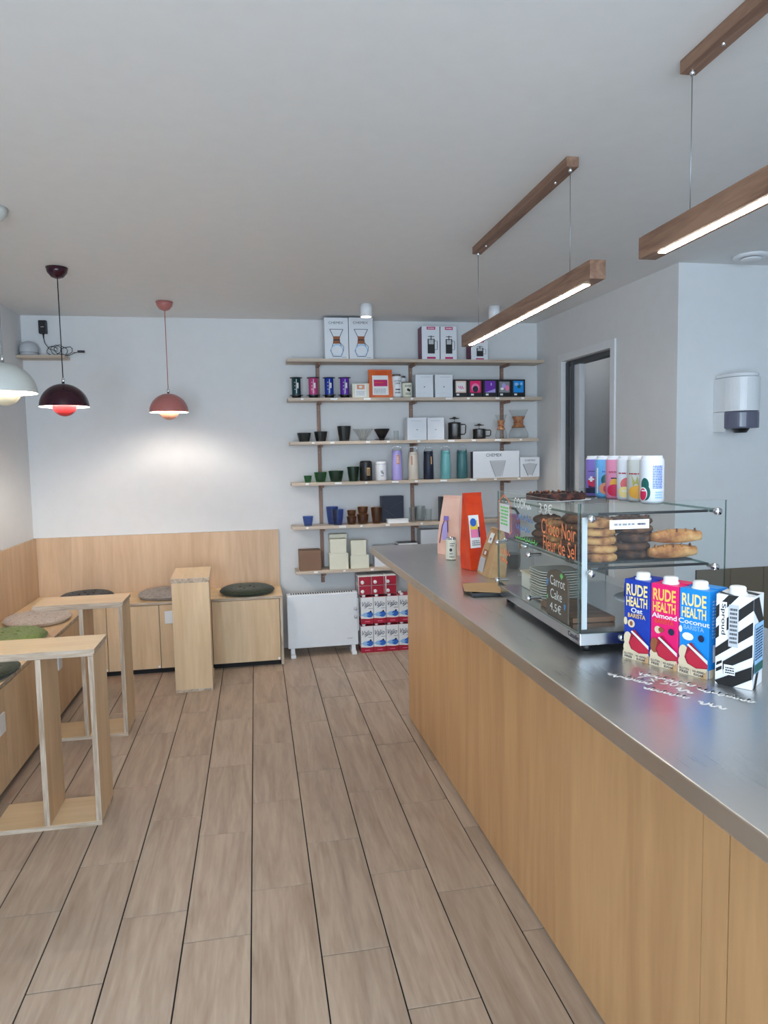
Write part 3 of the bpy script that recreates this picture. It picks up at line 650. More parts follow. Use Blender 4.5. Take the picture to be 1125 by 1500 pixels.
def bag(name, label, loc, rz, wd, dp, ht, mat, top=.78, items=None, group=None, side=None, lean=0):
    """side-gusset coffee bag: full base, pinched flat at the top"""
    t = thing(name, label, 'coffee bag', loc, rz, group); mb = MB(); n = 8; vs = []; rows = []
    for i in range(n+1):
        q = i/n; z = ht*q; d = dp/2*(1-q**2.2)*(1-.12*math.sin(PI*q))+.004*q+.002; w2 = wd/2*(1-(1-top)*q**1.6)+.003*math.sin(PI*2*q); g = w2*(1-.10*math.sin(PI*min(1, q*1.2)))
        yo = lean*q
        rows.append([(-w2, -d+yo, z), (w2, -d+yo, z), (g, yo, z), (w2, d+yo, z), (-w2, d+yo, z), (-g, yo, z)])
    for r in rows: vs += r
    fs = [tuple(range(5, -1, -1)), tuple(n*6+k for k in range(6))]
    for i in range(n):
        for k in range(6): fs.append((i*6+k, i*6+(k+1) % 6, (i+1)*6+(k+1) % 6, (i+1)*6+k))
    mb.add(vs, fs, mat); mb.obj('pouch', t, .0015)
    h2 = ht*.075; w2 = wd/2*top
    MB().box(-w2*1.02, w2*1.02, -.006+lean*.95, .006+lean*.95, ht-h2*.3, ht+h2*.55, mat).obj('folded_top', t, .002)
    def fr(a, b, d):
        q = b; dd = dp/2*(1-q**2.2)*(1-.12*math.sin(PI*q))+.004*q+.002; ww = wd/2*(1-(1-top)*q**1.6)
        return Vector((-ww+2*ww*a, -dd+lean*q-d-.0012, ht*q))
    fr.asp = wd/ht
    if items: art('label_print', t, fr, items, step=.0005)
    return t
def strips(x0, y0, x1, y1, mat, n=5):
    return [('rect', x0, y0+(y1-y0)*i/n, x1, y0+(y1-y0)*(i+1)/n, mat) for i in range(n)]
x, y, z, wd, ht = place(1, 541.5, 576, 541)
bag('coffee_bag', 'orange coffee pouch with magenta label on the shelf with the presses', (x, y+.045, z), 0, wd, .07, ht*.97, 'foil_orange', 1.0, strips(.14, .1, .82, .82, 'paper')+strips(.2, .42, .78, .66, 'magenta', 3)+[('rect', .22, .54, .6, .57, 'orange'), ('lines', .2, .14, .7, .34, 4, 'lgray')])
def can(name, label, cat, x, y, z, R, ht, mat, items, a0=-150, a1=-30, group=None, rz=0, cap='tin'):
    t = thing(name, label, cat, (x, y, z), rz, group)
    MB().lathe([(0, .003), (R*.74, .003), (R*.8, 0), (R*.97, ht*.055), (R, ht*.08), (R, ht*.88), (R*.97, ht*.915)], mat, 32).obj('can_body', t)
    MB().lathe([(R*.97, ht*.915), (R*.85, ht*.965), (R*.84, ht), (R*.79, ht), (R*.78, ht*.975), (0, ht*.972)], cap, 32).obj('can_end', t)
    MB().box(-.006, .006, -.012, .008, ht*.973, ht*.973+.0015, cap).obj('pull_tab', t)
    if items: art('printed_label', t, cyl(R, ht*.08, ht*.8, a0, a1), items)
    return t
x, y, z, wd, ht = place(1, 575.5, 590, 548); can('coffee_can', 'tall white can with black lettering beside the orange pouch', 'can', x, y+.035, z, wd/2, ht, 'white', [('text', 'LITTLE', .2, .74, .85, .82, .02, 'black'), ('text', 'CANS', .25, .62, .75, .70, .02, 'black'), ('lines', .3, .26, .75, .40, 1, 'black'), ('lines', .25, .12, .8, .22, 2, 'black')])
x, y, z, wd, ht = place(1, 584, 598, 549); can('coffee_can', 'white can half hidden behind the small cream can', 'can', x+.01, y+.105, z, wd/2, ht, 'white', [('text', 'LITTLE', .3, .74, .95, .82, .02, 'black')])
x, y, z, wd, ht = place(1, 590.5, 605, 559); can('coffee_can', 'small cream can with a black emblem next to the white boxes', 'can', x, y+.03, z, wd/2, ht, 'cream', [('lines', .2, .72, .85, .88, 2, 'dgray'), ('ell', .38, .4, .62, .62, 'black'), ('ell', .5, .36, .72, .55, 'black'), ('lines', .25, .12, .8, .28, 2, 'dgray')])
for i, (a, b) in enumerate(((609, 635), (637.5, 663.5))):
    carton('white_gift_box', ['plain white box with a small dot beside the small cream can', 'plain white box with a small dot beside the black picture boxes'][i], 'box', 1, a, b, 549, 'card_white', .13, 'plain white boxes', items=[('ell', .46, .44, .53, .49, 'dgray'), ('line', [(.05, .16), (.5, .2), (.95, .12)], .006, 'lgray'), ('lines', .3, .88, .85, .92, 1, 'lgray')])
bx = [('pale pink', [('rect', .12, .26, .88, .92, 'blush'), ('rect', .2, .34, .8, .84, 'paper'), ('scrib', .3, .45, .7, .75, 2, 3, .04, 'pink')]),
      ('hot pink', [('rect', .12, .26, .88, .92, 'hotpink'), ('ell', .22, .3, .78, .78, 'pink'), ('ell', .3, .28, .7, .64, 'navy')]),
      ('purple', [('rect', .12, .26, .88, .92, 'purple'), ('poly', [(.12, .26), (.88, .26), (.88, .48)], 'lavender'), ('rect', .55, .66, .6, .8, 'paper')]),
      ('grey floral', [('rect', .12, .26, .88, .88, 'gray'), ('ell', .3, .5, .6, .8, 'lavender'), ('ell', .55, .35, .85, .68, 'pink'), ('ell', .2, .4, .45, .55, 'paper')]),
      ('bright blue', [('rect', .12, .26, .88, .92, 'sky'), ('ell', .2, .64, .5, .82, 'paleblue'), ('ell', .4, .5, .66, .7, 'teal'), ('ell', .62, .68, .8, .84, 'paleblue')])]
for (wv, it), (a, b) in zip(bx, ((665, 685.5), (686, 707), (707.8, 728.3), (729, 749), (749.6, 769.5))):
    carton('chocolate_box', 'small black box with a '+wv+' picture on its front', 'box', 1, a, b, 556, 'black', .09, 'black picture boxes', items=it+[('rect', .18, .1, .38, .2, 'paper')])
# cups and glasses
def tumbler(name, label, cat, k, x0, x1, yt, mat, taper=.72, yf=None, group=None, z=None, ht=None, facets=0, cx=None):
    x, y, zz, wd, h = place(k, x0, x1, yt, yf); h = ht or h; R = wd/2; zz = zz if z is None else z; seg = facets or 28
    t = thing(name, label, cat, (x if cx is None else cx, y+R, zz), 0, group); th = .0022
    MB().lathe([(0, .0), (R*taper*.95, 0), (R*taper, h*.03), (R*(taper+(1-taper)*.55), h*.5), (R, h)], mat, seg, smooth=not facets).obj('outer_wall', t)
    MB().lathe([(0, .008), (R*taper-th, .008), (R*(taper+(1-taper)*.55)-th, h*.5), (R-th, h*.998)], mat, seg, smooth=not facets).obj('inner_wall', t)
    MB().lathe([(R-th, h*.998), (R-th/2, h*1.012), (R, h)], mat, seg).obj('rim', t)
    return t
for a, b, y, lab in ((436, 457, 634, 'low smoky dark cup at the free end of the shelf'), (461, 481, 632, 'medium smoky dark cup between low and tall cups'), (495.5, 516, 624, 'tall smoky dark cup beside the glass dripper')):
    tumbler('smoky_cup', lab, 'cup', 2, a, b, y, 'smoke_glass', group='smoky cups', facets=12)
def dripper(label, x0, x1, yt, mat, ribs, base):
    x, y, z, wd, h = place(2, x0, x1, yt); R = wd/2; t = thing('coffee_dripper', label, 'dripper', (x, y+R, z), 0)
    MB().lathe([(R*.30, h*.12), (R*.42, h*.28), (R*.98, h*.97), (R, h)], mat, 30).obj('cone', t, solid=.002)
    MB().lathe([(0, .0), (R*.3, .0), (R*.32, h*.1), (R*.95 if base else R*.45, h*.12), (R*.95 if base else R*.45, h*.15), (R*.3, h*.16)], mat if base else 'clear_glass', 28).obj('foot', t)
    b = MB()
    for i in range(16):
        a = 2*PI*i/16; b.tube([(math.cos(a)*R*.44, math.sin(a)*R*.44, h*.30), (math.cos(a)*R*.97, math.sin(a)*R*.97, h*.95)], .0012, ribs, 5)
    b.obj('ribs', t)
dripper('clear glass coffee dripper cone beside the tall smoky cup', 519, 549.5, 628, 'clear_glass', 'lgray', False)
dripper('black coffee dripper cone with a round foot flange', 550, 573, 628, 'black', 'black', True)
tumbler('small_glass', 'tiny clear glass between black dripper and white boxes', 'glass', 2, 577.5, 585, 631, 'clear_glass', .95)
for i, (a, b) in enumerate(((597, 625.5), (626.3, 651))):
    carton('white_gift_box', ['plain white box with a small dot above the bottles, next to tiny glass', 'plain white box with a small dot beside the taller french press'][i], 'box', 2, a, b, 612, 'card_white', .13, 'plain white boxes', items=[('ell', .46, .44, .53, .48, 'dgray'), ('lines', .2, .84, .75, .88, 1, 'lgray'), ('line', [(.05, .1), (.5, .14), (.95, .08)], .006, 'lgray')])
def frpress(label, x0, x1, ybody, yknob, hx):
    x, y, z, wd, h = place(2, x0, x1, ybody); hk = on_y((x0+x1)/2, yknob, y).z-z; R = wd/2; t = thing('french_press', label, 'french press', (x, y+R, z), 0, 'french presses')
    MB().lathe([(0, .004), (R*.9, .004), (R*.9, h*.97)], 'press_glass', 28).obj('beaker', t)
    MB().lathe([(0, .0), (R, 0), (R, h*.14), (R*.92, h*.14)], 'black', 28).obj('base', t)
    b = MB()
    for a0 in (-178, -62, 2, 118): 
        pts = [(R*math.cos(R_(a)), R*math.sin(R_(a))) for a in range(a0, a0+60, 12)]; ip = [(R*.92*math.cos(R_(a)), R*.92*math.sin(R_(a))) for a in range(a0, a0+60, 12)][::-1]
        MB().prism(pts+ip, h*.12, h*.96, 'black').obj('frame_strut', t)
    MB().lathe([(R*.9, h*.93), (R*1.03, h*.94), (R*1.03, h*.985), (R*.5, h*1.02), (0, h*1.02)], 'black', 28).obj('lid', t)
    MB().tube([(0, 0, h), (0, 0, hk-.006)], .003, 'chrome', 8).obj('plunger_rod', t)
    MB().lathe([(0, hk-.012), (R*.75, hk-.010), (R*.8, hk-.006), (R*.3, hk-.003), (R*.2, hk+.004), (0, hk+.005)], 'black', 20).obj('plunger_knob', t)
    MB().tube([(0, 0, h*.2), (0, 0, h*.9)], R*.5, 'lgray', 14).obj('filter_core', t)
    hxw = on_y(hx, 630, y).x-x
    MB().tube([(R*.9, 0, h*.88), (hxw-.006, 0, h*.88), (hxw, 0, h*.8), (hxw-.002, 0, h*.4), (hxw-.012, 0, h*.3), (R*.95, 0, h*.3)], .0042, 'black', 8).obj('handle', t)
frpress('taller black framed french press beside the white box', 659.5, 677.5, 618.5, 611, 685); frpress('shorter black framed french press beside the small carafe', 696, 714, 628, 621, 722)
def hourglass(label, x0, x1, yt, yf=None):
    x, y, z, wd, h = place(2, x0, x1, yt); R = wd/2; t = thing('pour_over_carafe', label, 'carafe', (x, y+R, z), 0)
    MB().lathe([(0, 0), (R*.82, 0), (R*.95, h*.06), (R*.98, h*.15), (R*.8, h*.3), (R*.42, h*.46), (R*.34, h*.55), (R*.44, h*.66), (R*.96, h)], 'clear_glass', 32).obj('vessel', t)
    MB().lathe([(R*.66, h*.38), (R*.43, h*.48), (R*.38, h*.56), (R*.46, h*.66), (R*.62, h*.76), (R*.66, h*.755), (R*.5, h*.65), (R*.43, h*.56), (R*.48, h*.48), (R*.7, h*.39)], 'walnut', 28).obj('wooden_collar', t)
    MB().tube([(R*.5*math.cos(a), R*.5*math.sin(a), h*.56) for a in [i*2*PI/20 for i in range(21)]], .003, 'almond', 6).obj('leather_tie', t)
    MB().lathe([(0, -.008), (.006, -.006), (.008, 0), (.006, .006), (0, .008)], 'copper', 12).obj('bead', t, loc=(R*.1, -R*.58, h*.55))
hourglass('small hourglass glass pour-over carafe with wooden collar', 728.5, 746, 607); hourglass('larger hourglass glass pour-over carafe with wooden collar near the doorway', 751, 779, 599)
# shelf 4
for a, b, y, lab, m in ((445.5, 457.5, 697, 'smallest green drinking glass on the shelf with the bottles', 'green_glass'), (461, 480, 692, 'second smallest green drinking glass', 'green_glass'), (482.5, 505, 690, 'wide stacked green drinking glass', 'dark_green_glass'), (510, 528, 684, 'tallest green drinking glass beside the black canister', 'dark_green_glass')):
    tumbler('green_glass', lab, 'glass', 3, a, b, y, m, group='green glasses')
def canister(label, x0, x1, yt, mat, pr):
    x, y, z, wd, h = place(3, x0, x1, yt); R = wd/2; t = thing('travel_mug', label, 'mug', (x, y+R, z), 0)
    MB().lathe([(0, 0), (R*.9, 0), (R, h*.06), (R, h*.8), (R*.96, h*.86)], mat, 28).obj('body', t); MB().lathe([(R*.97, h*.86), (R*.98, h*.93), (R*.8, h*.99), (0, h)], mat, 28).obj('lid', t); MB().lathe([(R*.995, h*.85), (R*1.0, h*.855), (R*.995, h*.86)], 'dgray', 28).obj('seam_ring', t)
    art('label_print', t, cyl(R, h*.1, h*.7, -120, -55), pr)
canister('short black canister mug with a beige label', 528.5, 547, 675, 'black', [('rect', .45, .25, .95, .8, 'kraft'), ('lines', .5, .3, .9, .7, 4, 'black')]); canister('short white canister mug with grey print', 551.5, 568, 676, 'white', [('scrib', .3, .3, .7, .8, 5, 2, .05, 'gray'), ('rect', .3, .2, .7, .24, 'dgray')])
def bottle(label, x0, x1, yt, yl, mat, pr=None):
    x, y, z, wd, h = place(3, x0, x1, yt); R = wd/2; hl = on_y(x0, yl, y).z-z; t = thing('loop_bottle', label, 'bottle', (x, y+R, z), 0, 'tall loop-topped bottles')
    MB().lathe([(0, 0), (R*.93, 0), (R, h*.02), (R*.98, h*.5), (R*.9, h*.90)], mat, 28).obj('body', t)
    MB().lathe([(R*.9, h*.90), (R*.92, h*.905), (R*.92, h*.985), (R*.86, h), (0, h)], mat, 28).obj('cap', t)
    MB().tube([(-R*.8, 0, h*.96), (-R*.8, 0, hl-.008), (-R*.7, 0, hl), (R*.7, 0, hl), (R*.8, 0, hl-.008), (R*.8, 0, h*.96)], .0025, 'chrome', 6).obj('carry_loop', t)
    if pr: art('label_print', t, cyl(R*.985, h*.45, h*.45, -125, -60), pr)
lb_ = [('rect', .3, .2, .8, .9, 'copper'), ('lines', .38, .3, .72, .8, 4, 'blush')]
bottle('lavender loop-topped drinking bottle', 576, 591, 660, 654, 'lavender', lb_); bottle('cream loop-topped drinking bottle', 600, 614.5, 662, 655, 'bottle_cream', [('rect', .0, .2, .25, .9, 'copper')]); bottle('black loop-topped drinking bottle', 622.5, 637, 661, 655, 'navy', [('rect', .75, .2, .98, .8, 'kraft')])
bottle('light teal loop-topped drinking bottle', 647.5, 662, 660, 654, 'bottle_teal'); bottle('dark teal loop-topped drinking bottle', 671.5, 687, 660, 654, 'bottle_dteal')
fa = [('poly', [(.36, .62), (.70, .62), (.60, .04), (.48, .04)], 'lgray'), ('line', [(.36, .64), (.70, .64)], .014, 'gray'), ('line', [(.36, .64), (.48, .04)], .02, 'gray'), ('line', [(.70, .64), (.62, .04)], .014, 'gray'), ('text', 'CHEMEX', .28, .80, .62, .92, .0, 'dgray')]
carton('filter_box', 'wide white paper filter box with a carafe picture', 'box', 3, 693, 761, 661, 'card_white', .06, items=fa, side=[('rect', 0, 0, 1, 1, 'dgray')])
carton('filter_box', 'small square white filter box with a cone picture', 'box', 3, 762, 790.5, 670, 'card_white', .05, items=[('text', 'CHEMEX', .24, .80, .78, .9, .0, 'dgray'), ('poly', [(.14, .66), (.5, .72), (.86, .66), (.62, .1), (.38, .1)], 'lgray'), ('line', [(.14, .66), (.40, .06)], .03, 'dgray'), ('line', [(.86, .66), (.60, .06)], .03, 'gray')])
# shelf 5
tumbler('blue_glass', 'small blue drinking glass standing alone on the shelf', 'glass', 4, 444, 460, 757, 'blue_glass', group='blue glasses')
tumbler('blue_glass', 'tall blue drinking glass, rear of the pair', 'glass', 4, 479, 497, 743, 'blue_glass', yf=SF+.085, group='blue glasses'); tumbler('blue_glass', 'tall blue drinking glass, front of the pair', 'glass', 4, 487, 505, 747, 'blue_glass', yf=SF+.01, group='blue glasses')
for a, b, y0, y1, w_ in ((509, 523.5, 760, 748, 'smaller'), (524.5, 541.5, 757, 743, 'larger')):
    x, yv, z, wd, h = place(4, a, b, y1); h1 = h*.56
    tumbler('amber_glass', 'lower glass of the '+w_+' stacked pair of amber glasses', 'glass', 4, a, b, y1, 'amber_glass', group='amber glasses', ht=h1, taper=.8)
    tumbler('amber_glass', 'upper glass of the '+w_+' stacked pair of amber glasses', 'glass', 4, a+.6, b-.6, y1, 'amber_glass', group='amber glasses', z=z+h1*1.016, ht=h-h1*1.016, taper=.8)
tumbler('amber_glass', 'tall single amber glass beside the black box', 'glass', 4, 545, 562, 744, 'amber_glass', group='amber glasses')
carton('black_gift_box', 'large matte black box behind the white book', 'box', 4, 560, 592, 727, 'navy', .10, yf=SF+.09, items=[('line', [(.1, .5), (.7, .15)], .012, 'dgray'), ('line', [(.4, .55), (.95, .8)], .008, 'dgray')])
def book(name, label, x, y, z, wd, dp, h, cov, rz=0):
    t = thing(name, label, 'book', (x, y, z), rz); box('cover', -wd/2, wd/2, -dp/2, dp/2, 0, h*.12, cov, t); box('pages', -wd/2+.003, wd/2-.003, -dp/2+.002, dp/2-.002, h*.12, h*.88, 'paper', t); box('cover_top', -wd/2, wd/2, -dp/2, dp/2, h*.88, h, cov, t)
x, y, z, wd, h = place(4, 568, 599, 763); book('white_book', 'white book lying on the shelf in front of the black box', x, y+.035, z, wd, .075, .028, 'white', .0)
for a, b, y, dy, w_ in ((601, 612, 744, .02, 'narrow clear glass standing beside the white book'), (609, 625, 742, .09, 'wide clear glass between narrower clear glasses'), (624, 634, 746, .02, 'short clear glass half behind the pink coffee bag')):
    tumbler('clear_glass', w_, 'glass', 4, a, b, y, 'clear_glass', .85, yf=SF+dy, group='clear glasses')
carton('black_tin_box', 'narrow black box partly behind the pink coffee bag', 'box', 4, 645, 658, 728, 'black', .06, items=[('rect', .2, .3, .8, .5, 'gray')])
can('red_tin', 'small red tin partly behind the pink coffee bag', 'tin', on_y(679, 765, SF+.05).x, SF+.06, SZ[4]+.0004, .026, .075, 'red', [('rect', .2, .3, .8, .5, 'paper')])
# shelf 6
carton('brown_box', 'brown cardboard box at the free end of the lowest shelf', 'box', 5, 439, 471, 807, 'brownbox', .13, items=[('line', [(.0, .5), (1, .5)], .008, 'almond')])
carton('cream_box', 'cream box, lower one of the front left stack', 'box', 5, 483, 511, 811, 'cream', .07, 'cream boxes')
x, y, z, wd, h = place(5, 483, 511, 811)
def stackbox(label, x0, x1, yt, below_h, dp, yf=None):
    x, y, z, wd, ht = place(5, x0, x1, yt, yf); t = thing('cream_box', label, 'box', (x, y+dp/2, z+below_h+.0012), 0, 'cream boxes'); box('body', -wd/2, wd/2, -dp/2, dp/2, 0, ht-below_h, 'cream', t, .0012); box('lid', -wd/2-.0012, wd/2+.0012, -dp/2-.0012, dp/2+.0012, (ht-below_h)*.75, ht-below_h+.001, 'cream', t)
stackbox('cream lidded box on top of the front left cream box', 484.5, 508, 790, h, .07)
stackbox('tall cream lidded box standing behind the stacked pair', 484, 509, 783, 0, .07, SF+.10)
carton('cream_box', 'cream box, lower one of the stack beside the counter edge', 'box', 5, 514, 541, 814, 'cream', .07, 'cream boxes'); x, y, z, wd, h = place(5, 514, 541, 814)
stackbox('cream lidded box on top of the stack beside the counter edge', 515, 537, 792, h, .07)
carton('white_storage_box', 'white box behind the far end of the countertop on the lowest shelf', 'box', 5, 617, 648, 776, 'card_white', .12, yf=SF+.05, side=[('rect', 0, 0, 1, 1, 'lgray')])
carton('white_storage_box', 'low white box at the counter corner on the lowest shelf', 'box', 5, 549, 580, 800, 'card_white', .10, yf=SF+.05)
t = carton('grey_storage_box', 'grey box carrying a tablet behind the countertop on the lowest shelf', 'box', 5, 584, 614, 799, 'gray', .12, yf=SF+.03); h = place(5, 584, 614, 799, SF+.03)[4]
book('tablet_book', 'white-edged black book on the grey box behind the countertop', t.location.x, t.location.y, SZ[5]+h+.0014, .15, .10, .018, 'black')

# ================================================================== HEATER + MILK STACK
hx0, hx1 = .188, .698; hy = 4.93
t = thing('panel_heater', 'white electric panel heater standing on small feet', 'heater', ((hx0+hx1)/2, hy+.05, 0)); W = hx1-hx0
box('body', -W/2, W/2, -.05, .03, .062, .452, 'heater', t, .008)
b = MB()
for i in range(26): b.box(-W/2+.03+i*.0175, -W/2+.038+i*.0175, -.03, .015, .4522, .4535, 'dark_gap')
b.obj('vent_slot', t)
for sx_ in (-1, 1):
    xx = sx_*(W/2-.035); f = box('foot', xx-.018, xx+.018, -.085, .06, 0, .022, 'white', t, .003); box('foot_stem', xx-.014, xx+.014, -.04, .02, .022, .063, 'white', f)
box('control_box', W/2, W/2+.01, -.03, .02, .16, .4, 'white', t, .003)
for zz in (.27, .33): MB().lathe([(0, .0), (.014, 0), (.012, .01), (0, .011)], 'lgray', 16).obj('dial', t, loc=(W/2-.016, -.0505, zz)).rotation_euler = (R_(90), 0, 0)
art('badge', t, front(W, .1, .452), [('lines', .84, .245, .92, .262, 1, 'gray')])
MW, MD, MH = .0905, .066, .196
def milk():
    t = thing('milk_carton', 'red and white milk carton in the stack under the counter end', 'carton', (0, 0, 0), 0, 'stacked milk cartons')
    box('body', -MW/2, MW/2, -MD/2, MD/2, 0, MH, 'white', t, .0015)
    box('top_fold', -MW/2+.001, MW/2-.001, -MD/2+.001, MD/2-.001, MH, MH+.001, 'crimson', t)
    MB().lathe([(.013, 0), (.013, .012), (.011, .014), (0, .014)], 'white', 14).obj('cap', t, loc=(-MW*.22, -MD*.12, MH+.001))
    art('printed_front', t, front(MW, MD, MH), [('rect', 0, .0, 1, .16, 'crimson'), ('wave', .0, .16, 1, .20, 'crimson'), ('ell', .1, .26, .98, .44, 'paleblue'), ('ell', .45, .24, .98, .46, 'blue'), ('ell', .7, .42, .84, .50, 'navy'), ('wave', 0, .33, .6, .36, 'paleblue'), ('text', 'Valio', .10, .66, .88, .84, .0, 'it', 'ink'), ('line', [(.3, .60), (.62, .70)], .02, 'ink'), ('lines', .6, .56, .95, .60, 1, 'gray'), ('lines', .3, .07, .7, .12, 1, 'pink')])
    art('printed_side', t, leftside(MW, MD, MH), [('rect', 0, 0, 1, .2, 'crimson'), ('lines', .15, .3, .85, .8, 8, 'gray')])
    return t
proto = milk(); first = True
mx0 = .716+MW/2; my0 = 4.92+MD/2; LH = MH+.0165
for lv in range(2):
    for row in range(2):
        for cI in range(4):
            loc = (mx0+cI*(MW+.0035)+(.004 if lv else 0), my0+row*(MD+.003), lv*LH+.0003)
            lab = ['front', 'rear'][row]+' row milk carton in the '+['bottom', 'second'][lv]+' layer, '+['next to the heater', 'second from the heater', 'third from the heater', 'beside the counter'][cI]
            if first: proto.location = loc; proto['label'] = lab; first = False
            else: dup(proto, loc, 0, lab)
# third layer: a six-pack lying on its back, tops facing out
for r_ in range(2):
    for cI in range(3):
        o = dup(proto, (mx0+.004+cI*(MW+.0035)-.01, 4.935, 2*LH+.0006+MD/2+r_*(MD+.0015)), 0, 'lying milk carton with red top facing out, '+['lower', 'upper'][r_]+' row, '+['heater end', 'middle', 'counter end'][cI])
        o.rotation_euler = (R_(90), 0, 0); o.location.y = 4.92+MH+.016
        o['group'] = 'milk cartons lying on top of the stack'
tag(MB().tube([(mx0+.145, 4.914, 2*LH+.003), (mx0+.145, 4.912, 2*LH+.14), (mx0+.145, 4.93, 2*LH+.1375+.002), (mx0+.145, 5.1, 2*LH+.1375+.002)], .004, 'white', 4).obj('carry_strap'), 'white carry strap over the lying milk cartons', 'strap')

# ================================================================== COUNTER ITEMS
def rudehealth(col, word, wcol, tcol):
    t = thing('drink_carton', '', 'carton', (0, 0, 0), 0, 'branded oat, almond and coconut drink cartons'); W, H = .072, .196
    box('body', -W/2, W/2, -W/2, W/2, 0, H, col, t, .0015)
    cp = box('top_flap', -W/2+.001, W/2-.001, -W/2+.034, W/2-.001, H, H+.002, col, t)
    MB().lathe([(.019, 0), (.019, .003), (.0165, .004), (.0165, .014), (.014, .0165), (0, .017)], 'white', 24).obj('cap', t, loc=(-.002, -W*.14, H))
    seed = [('ell', -.0, .42, .14, .52, 'beige'), ('ell', .16, .40, .44, .50, 'beige'), ('ell', .24, .42, .36, .48, 'almond')] if word == 'Oat' else ([('ell', .16, .40, .40, .49, 'beige'), ('ell', .3, .42, .5, .48, 'almond'), ('ell', .66, .41, .88, .49, 'ink')] if word == 'Almond' else [('ell', .12, .40, .50, .49, 'paper'), ('ell', -.0, .48, .12, .56, 'paper'), ('ell', .66, .41, .86, .49, 'ink')])
    L = [('text', 'RUDE', .08, .80, .90, .945, .028, tcol), ('text', 'HEALTH', .08, .665, .90, .785, .03, tcol), ('text', word, .5-.075*len(word), .590, .5+.075*len(word), .650, .02, 'white'), ('text', 'BARISTA', .16, .525, .84, .580, .015, wcol)]+seed
    L += [('rect', .0, .0, 1, .10, 'beige'), ('ell', -.0, .02, 1., .26, 'beige'), ('ell', .02, .16, .34, .34, 'beige' if word != 'Almond' else 'almond'),
          ('poly', [(.22, .20), (.34, .36), (.46, .385), (.56, .345), (.82, .27), (1, .20), (1, .12), (.62, .095), (.32, .13)], 'lipsd'), ('poly', [(.26, .22), (.42, .30), (.98, .18), (1, .13), (.62, .105), (.36, .135)], 'lips'), ('poly', [(.30, .35), (.36, .365), (1, .215), (1, .17)], 'white'),
          ('rect', .0, .0, 1, .085, 'beige'), ('poly', [(.74, .0), (1, .0), (1, .10)], 'kraft'), ('text', 'GLUTEN', .05, .052, .40, .078, .02, 'ink'), ('text', 'FREE', .08, .015, .38, .044, .02, 'ink'), ('rect', .455, .015, .465, .08, 'gray'), ('text', 'NO ADDED', .52, .052, .92, .076, .02, 'ink'), ('text', 'SUGAR', .56, .015, .90, .042, .02, 'ink')]
    art('printed_front', t, front(W, W, H), L)
    art('printed_side', t, rightside(W, W, H), [('lines', .15, .45, .85, .9, 12, 'paleblue'), ('rect', 0, 0, 1, .1, 'beige'), ('rect', .2, .18, .8, .38, 'paper')])
    return t
def onto(o, fl, fr_, W):
    a, b = on_z(*fl, CT), on_z(*fr_, CT); v = (b-a).normalized(); n = Vector((v.y, -v.x, 0)); c_ = a+v*(W/2)-n*(W/2)
    o.location = (c_.x, c_.y, CT+.0004); o.rotation_euler.z = math.atan2(v.y, v.x)
    return v, n, a
o1 = rudehealth('royal', 'Oat', 'gold', 'butter'); o1['label'] = 'royal blue oat drink carton with a white cap'
v, n, a = onto(o1, (914, 962), (1046, 998), .072)
for i, (cl_, wv, wc, tc, lab) in enumerate((('hotpink', 'Almond', 'orange', 'gold', 'hot pink almond drink carton with a white cap'), ('sky', 'Coconut', 'paleblue', 'butter', 'sky blue coconut drink carton with a white cap'))):
    o = rudehealth(cl_, wv, wc, tc); o['label'] = lab; c_ = o1.location+v*(.0745*(i+1)); o.location = c_; o.rotation_euler.z = o1.rotation_euler.z
t = thing('drink_carton', 'black and white zebra striped drink carton with a white cap', 'carton', (0, 0, 0)); W, H = .074, .198
box('body', -W/2, W/2, -W/2, W/2, 0, H, 'white', t, .0015); MB().lathe([(.019, 0), (.019, .003), (.0165, .004), (.0165, .014), (.014, .0165), (0, .017)], 'white', 24).obj('cap', t, loc=(-.002, -W*.14, H))
zb = [('poly', [(0, .72), (0, .86), (.16, .92), (.34, 1.0), (.62, 1.0), (.3, .86)], 'black'), ('poly', [(0, .50), (0, .62), (.22, .72), (1, .98), (1, .86)], 'black'), ('poly', [(0, .30), (0, .40), (1, .74), (1, .60)], 'black'), ('poly', [(0, .12), (0, .20), (1, .50), (1, .36)], 'black'), ('poly', [(.1, 0), (.0, .04), (1, .26), (1, .12), (.5, 0)], 'black'),
      ('rect', .10, .54, .30, .92, 'white'), ('text', 'Sproud', .13, .56, .28, .90, .015, 'down', 'black'), ('rect', .36, .44, .62, .90, 'lgray'), ('lines', .39, .47, .59, .87, 9, 'dgray'), ('rect', .02, .12, .22, .30, 'white'), ('poly', [(.04, .14), (.2, .18), (.2, .22), (.04, .18)], 'black'), ('poly', [(.04, .21), (.2, .25), (.2, .28), (.06, .25)], 'black'), ('rect', .26, .13, .56, .24, 'white'), ('lines', .3, .14, .54, .22, 3, 'black')]
art('printed_front', t, front(W, W, H), zb)
art('printed_side', t, rightside(W, W, H), [('poly', [(0, .86), (0, .98), (.5, .98), (1, .70), (1, .56)], 'black'), ('poly', [(0, .1), (0, .24), (.6, .7), (.8, .66)], 'black'), ('poly', [(.1, 0), (.35, 0), (.8, .3), (.8, .42)], 'black'), ('rect', .12, .16, .96, .70, 'paleblue'), ('lines', .18, .3, .9, .66, 12, 'ink'), ('rect', .14, .17, .94, .26, 'teal')])
mb = art('printed_top', t, flat((-W/2, -W/2, H), (1, 0, 0), (0, 1, 0), W, W), [('poly', [(0, .2), (.3, .0), (.5, .0), (0, .4)], 'black'), ('poly', [(0, .9), (1, .35), (1, .6), (.4, 1)], 'black')])
aa = on_z(1053, 1002, CT); v2 = (on_z(1103, 1012, CT)-aa).normalized()
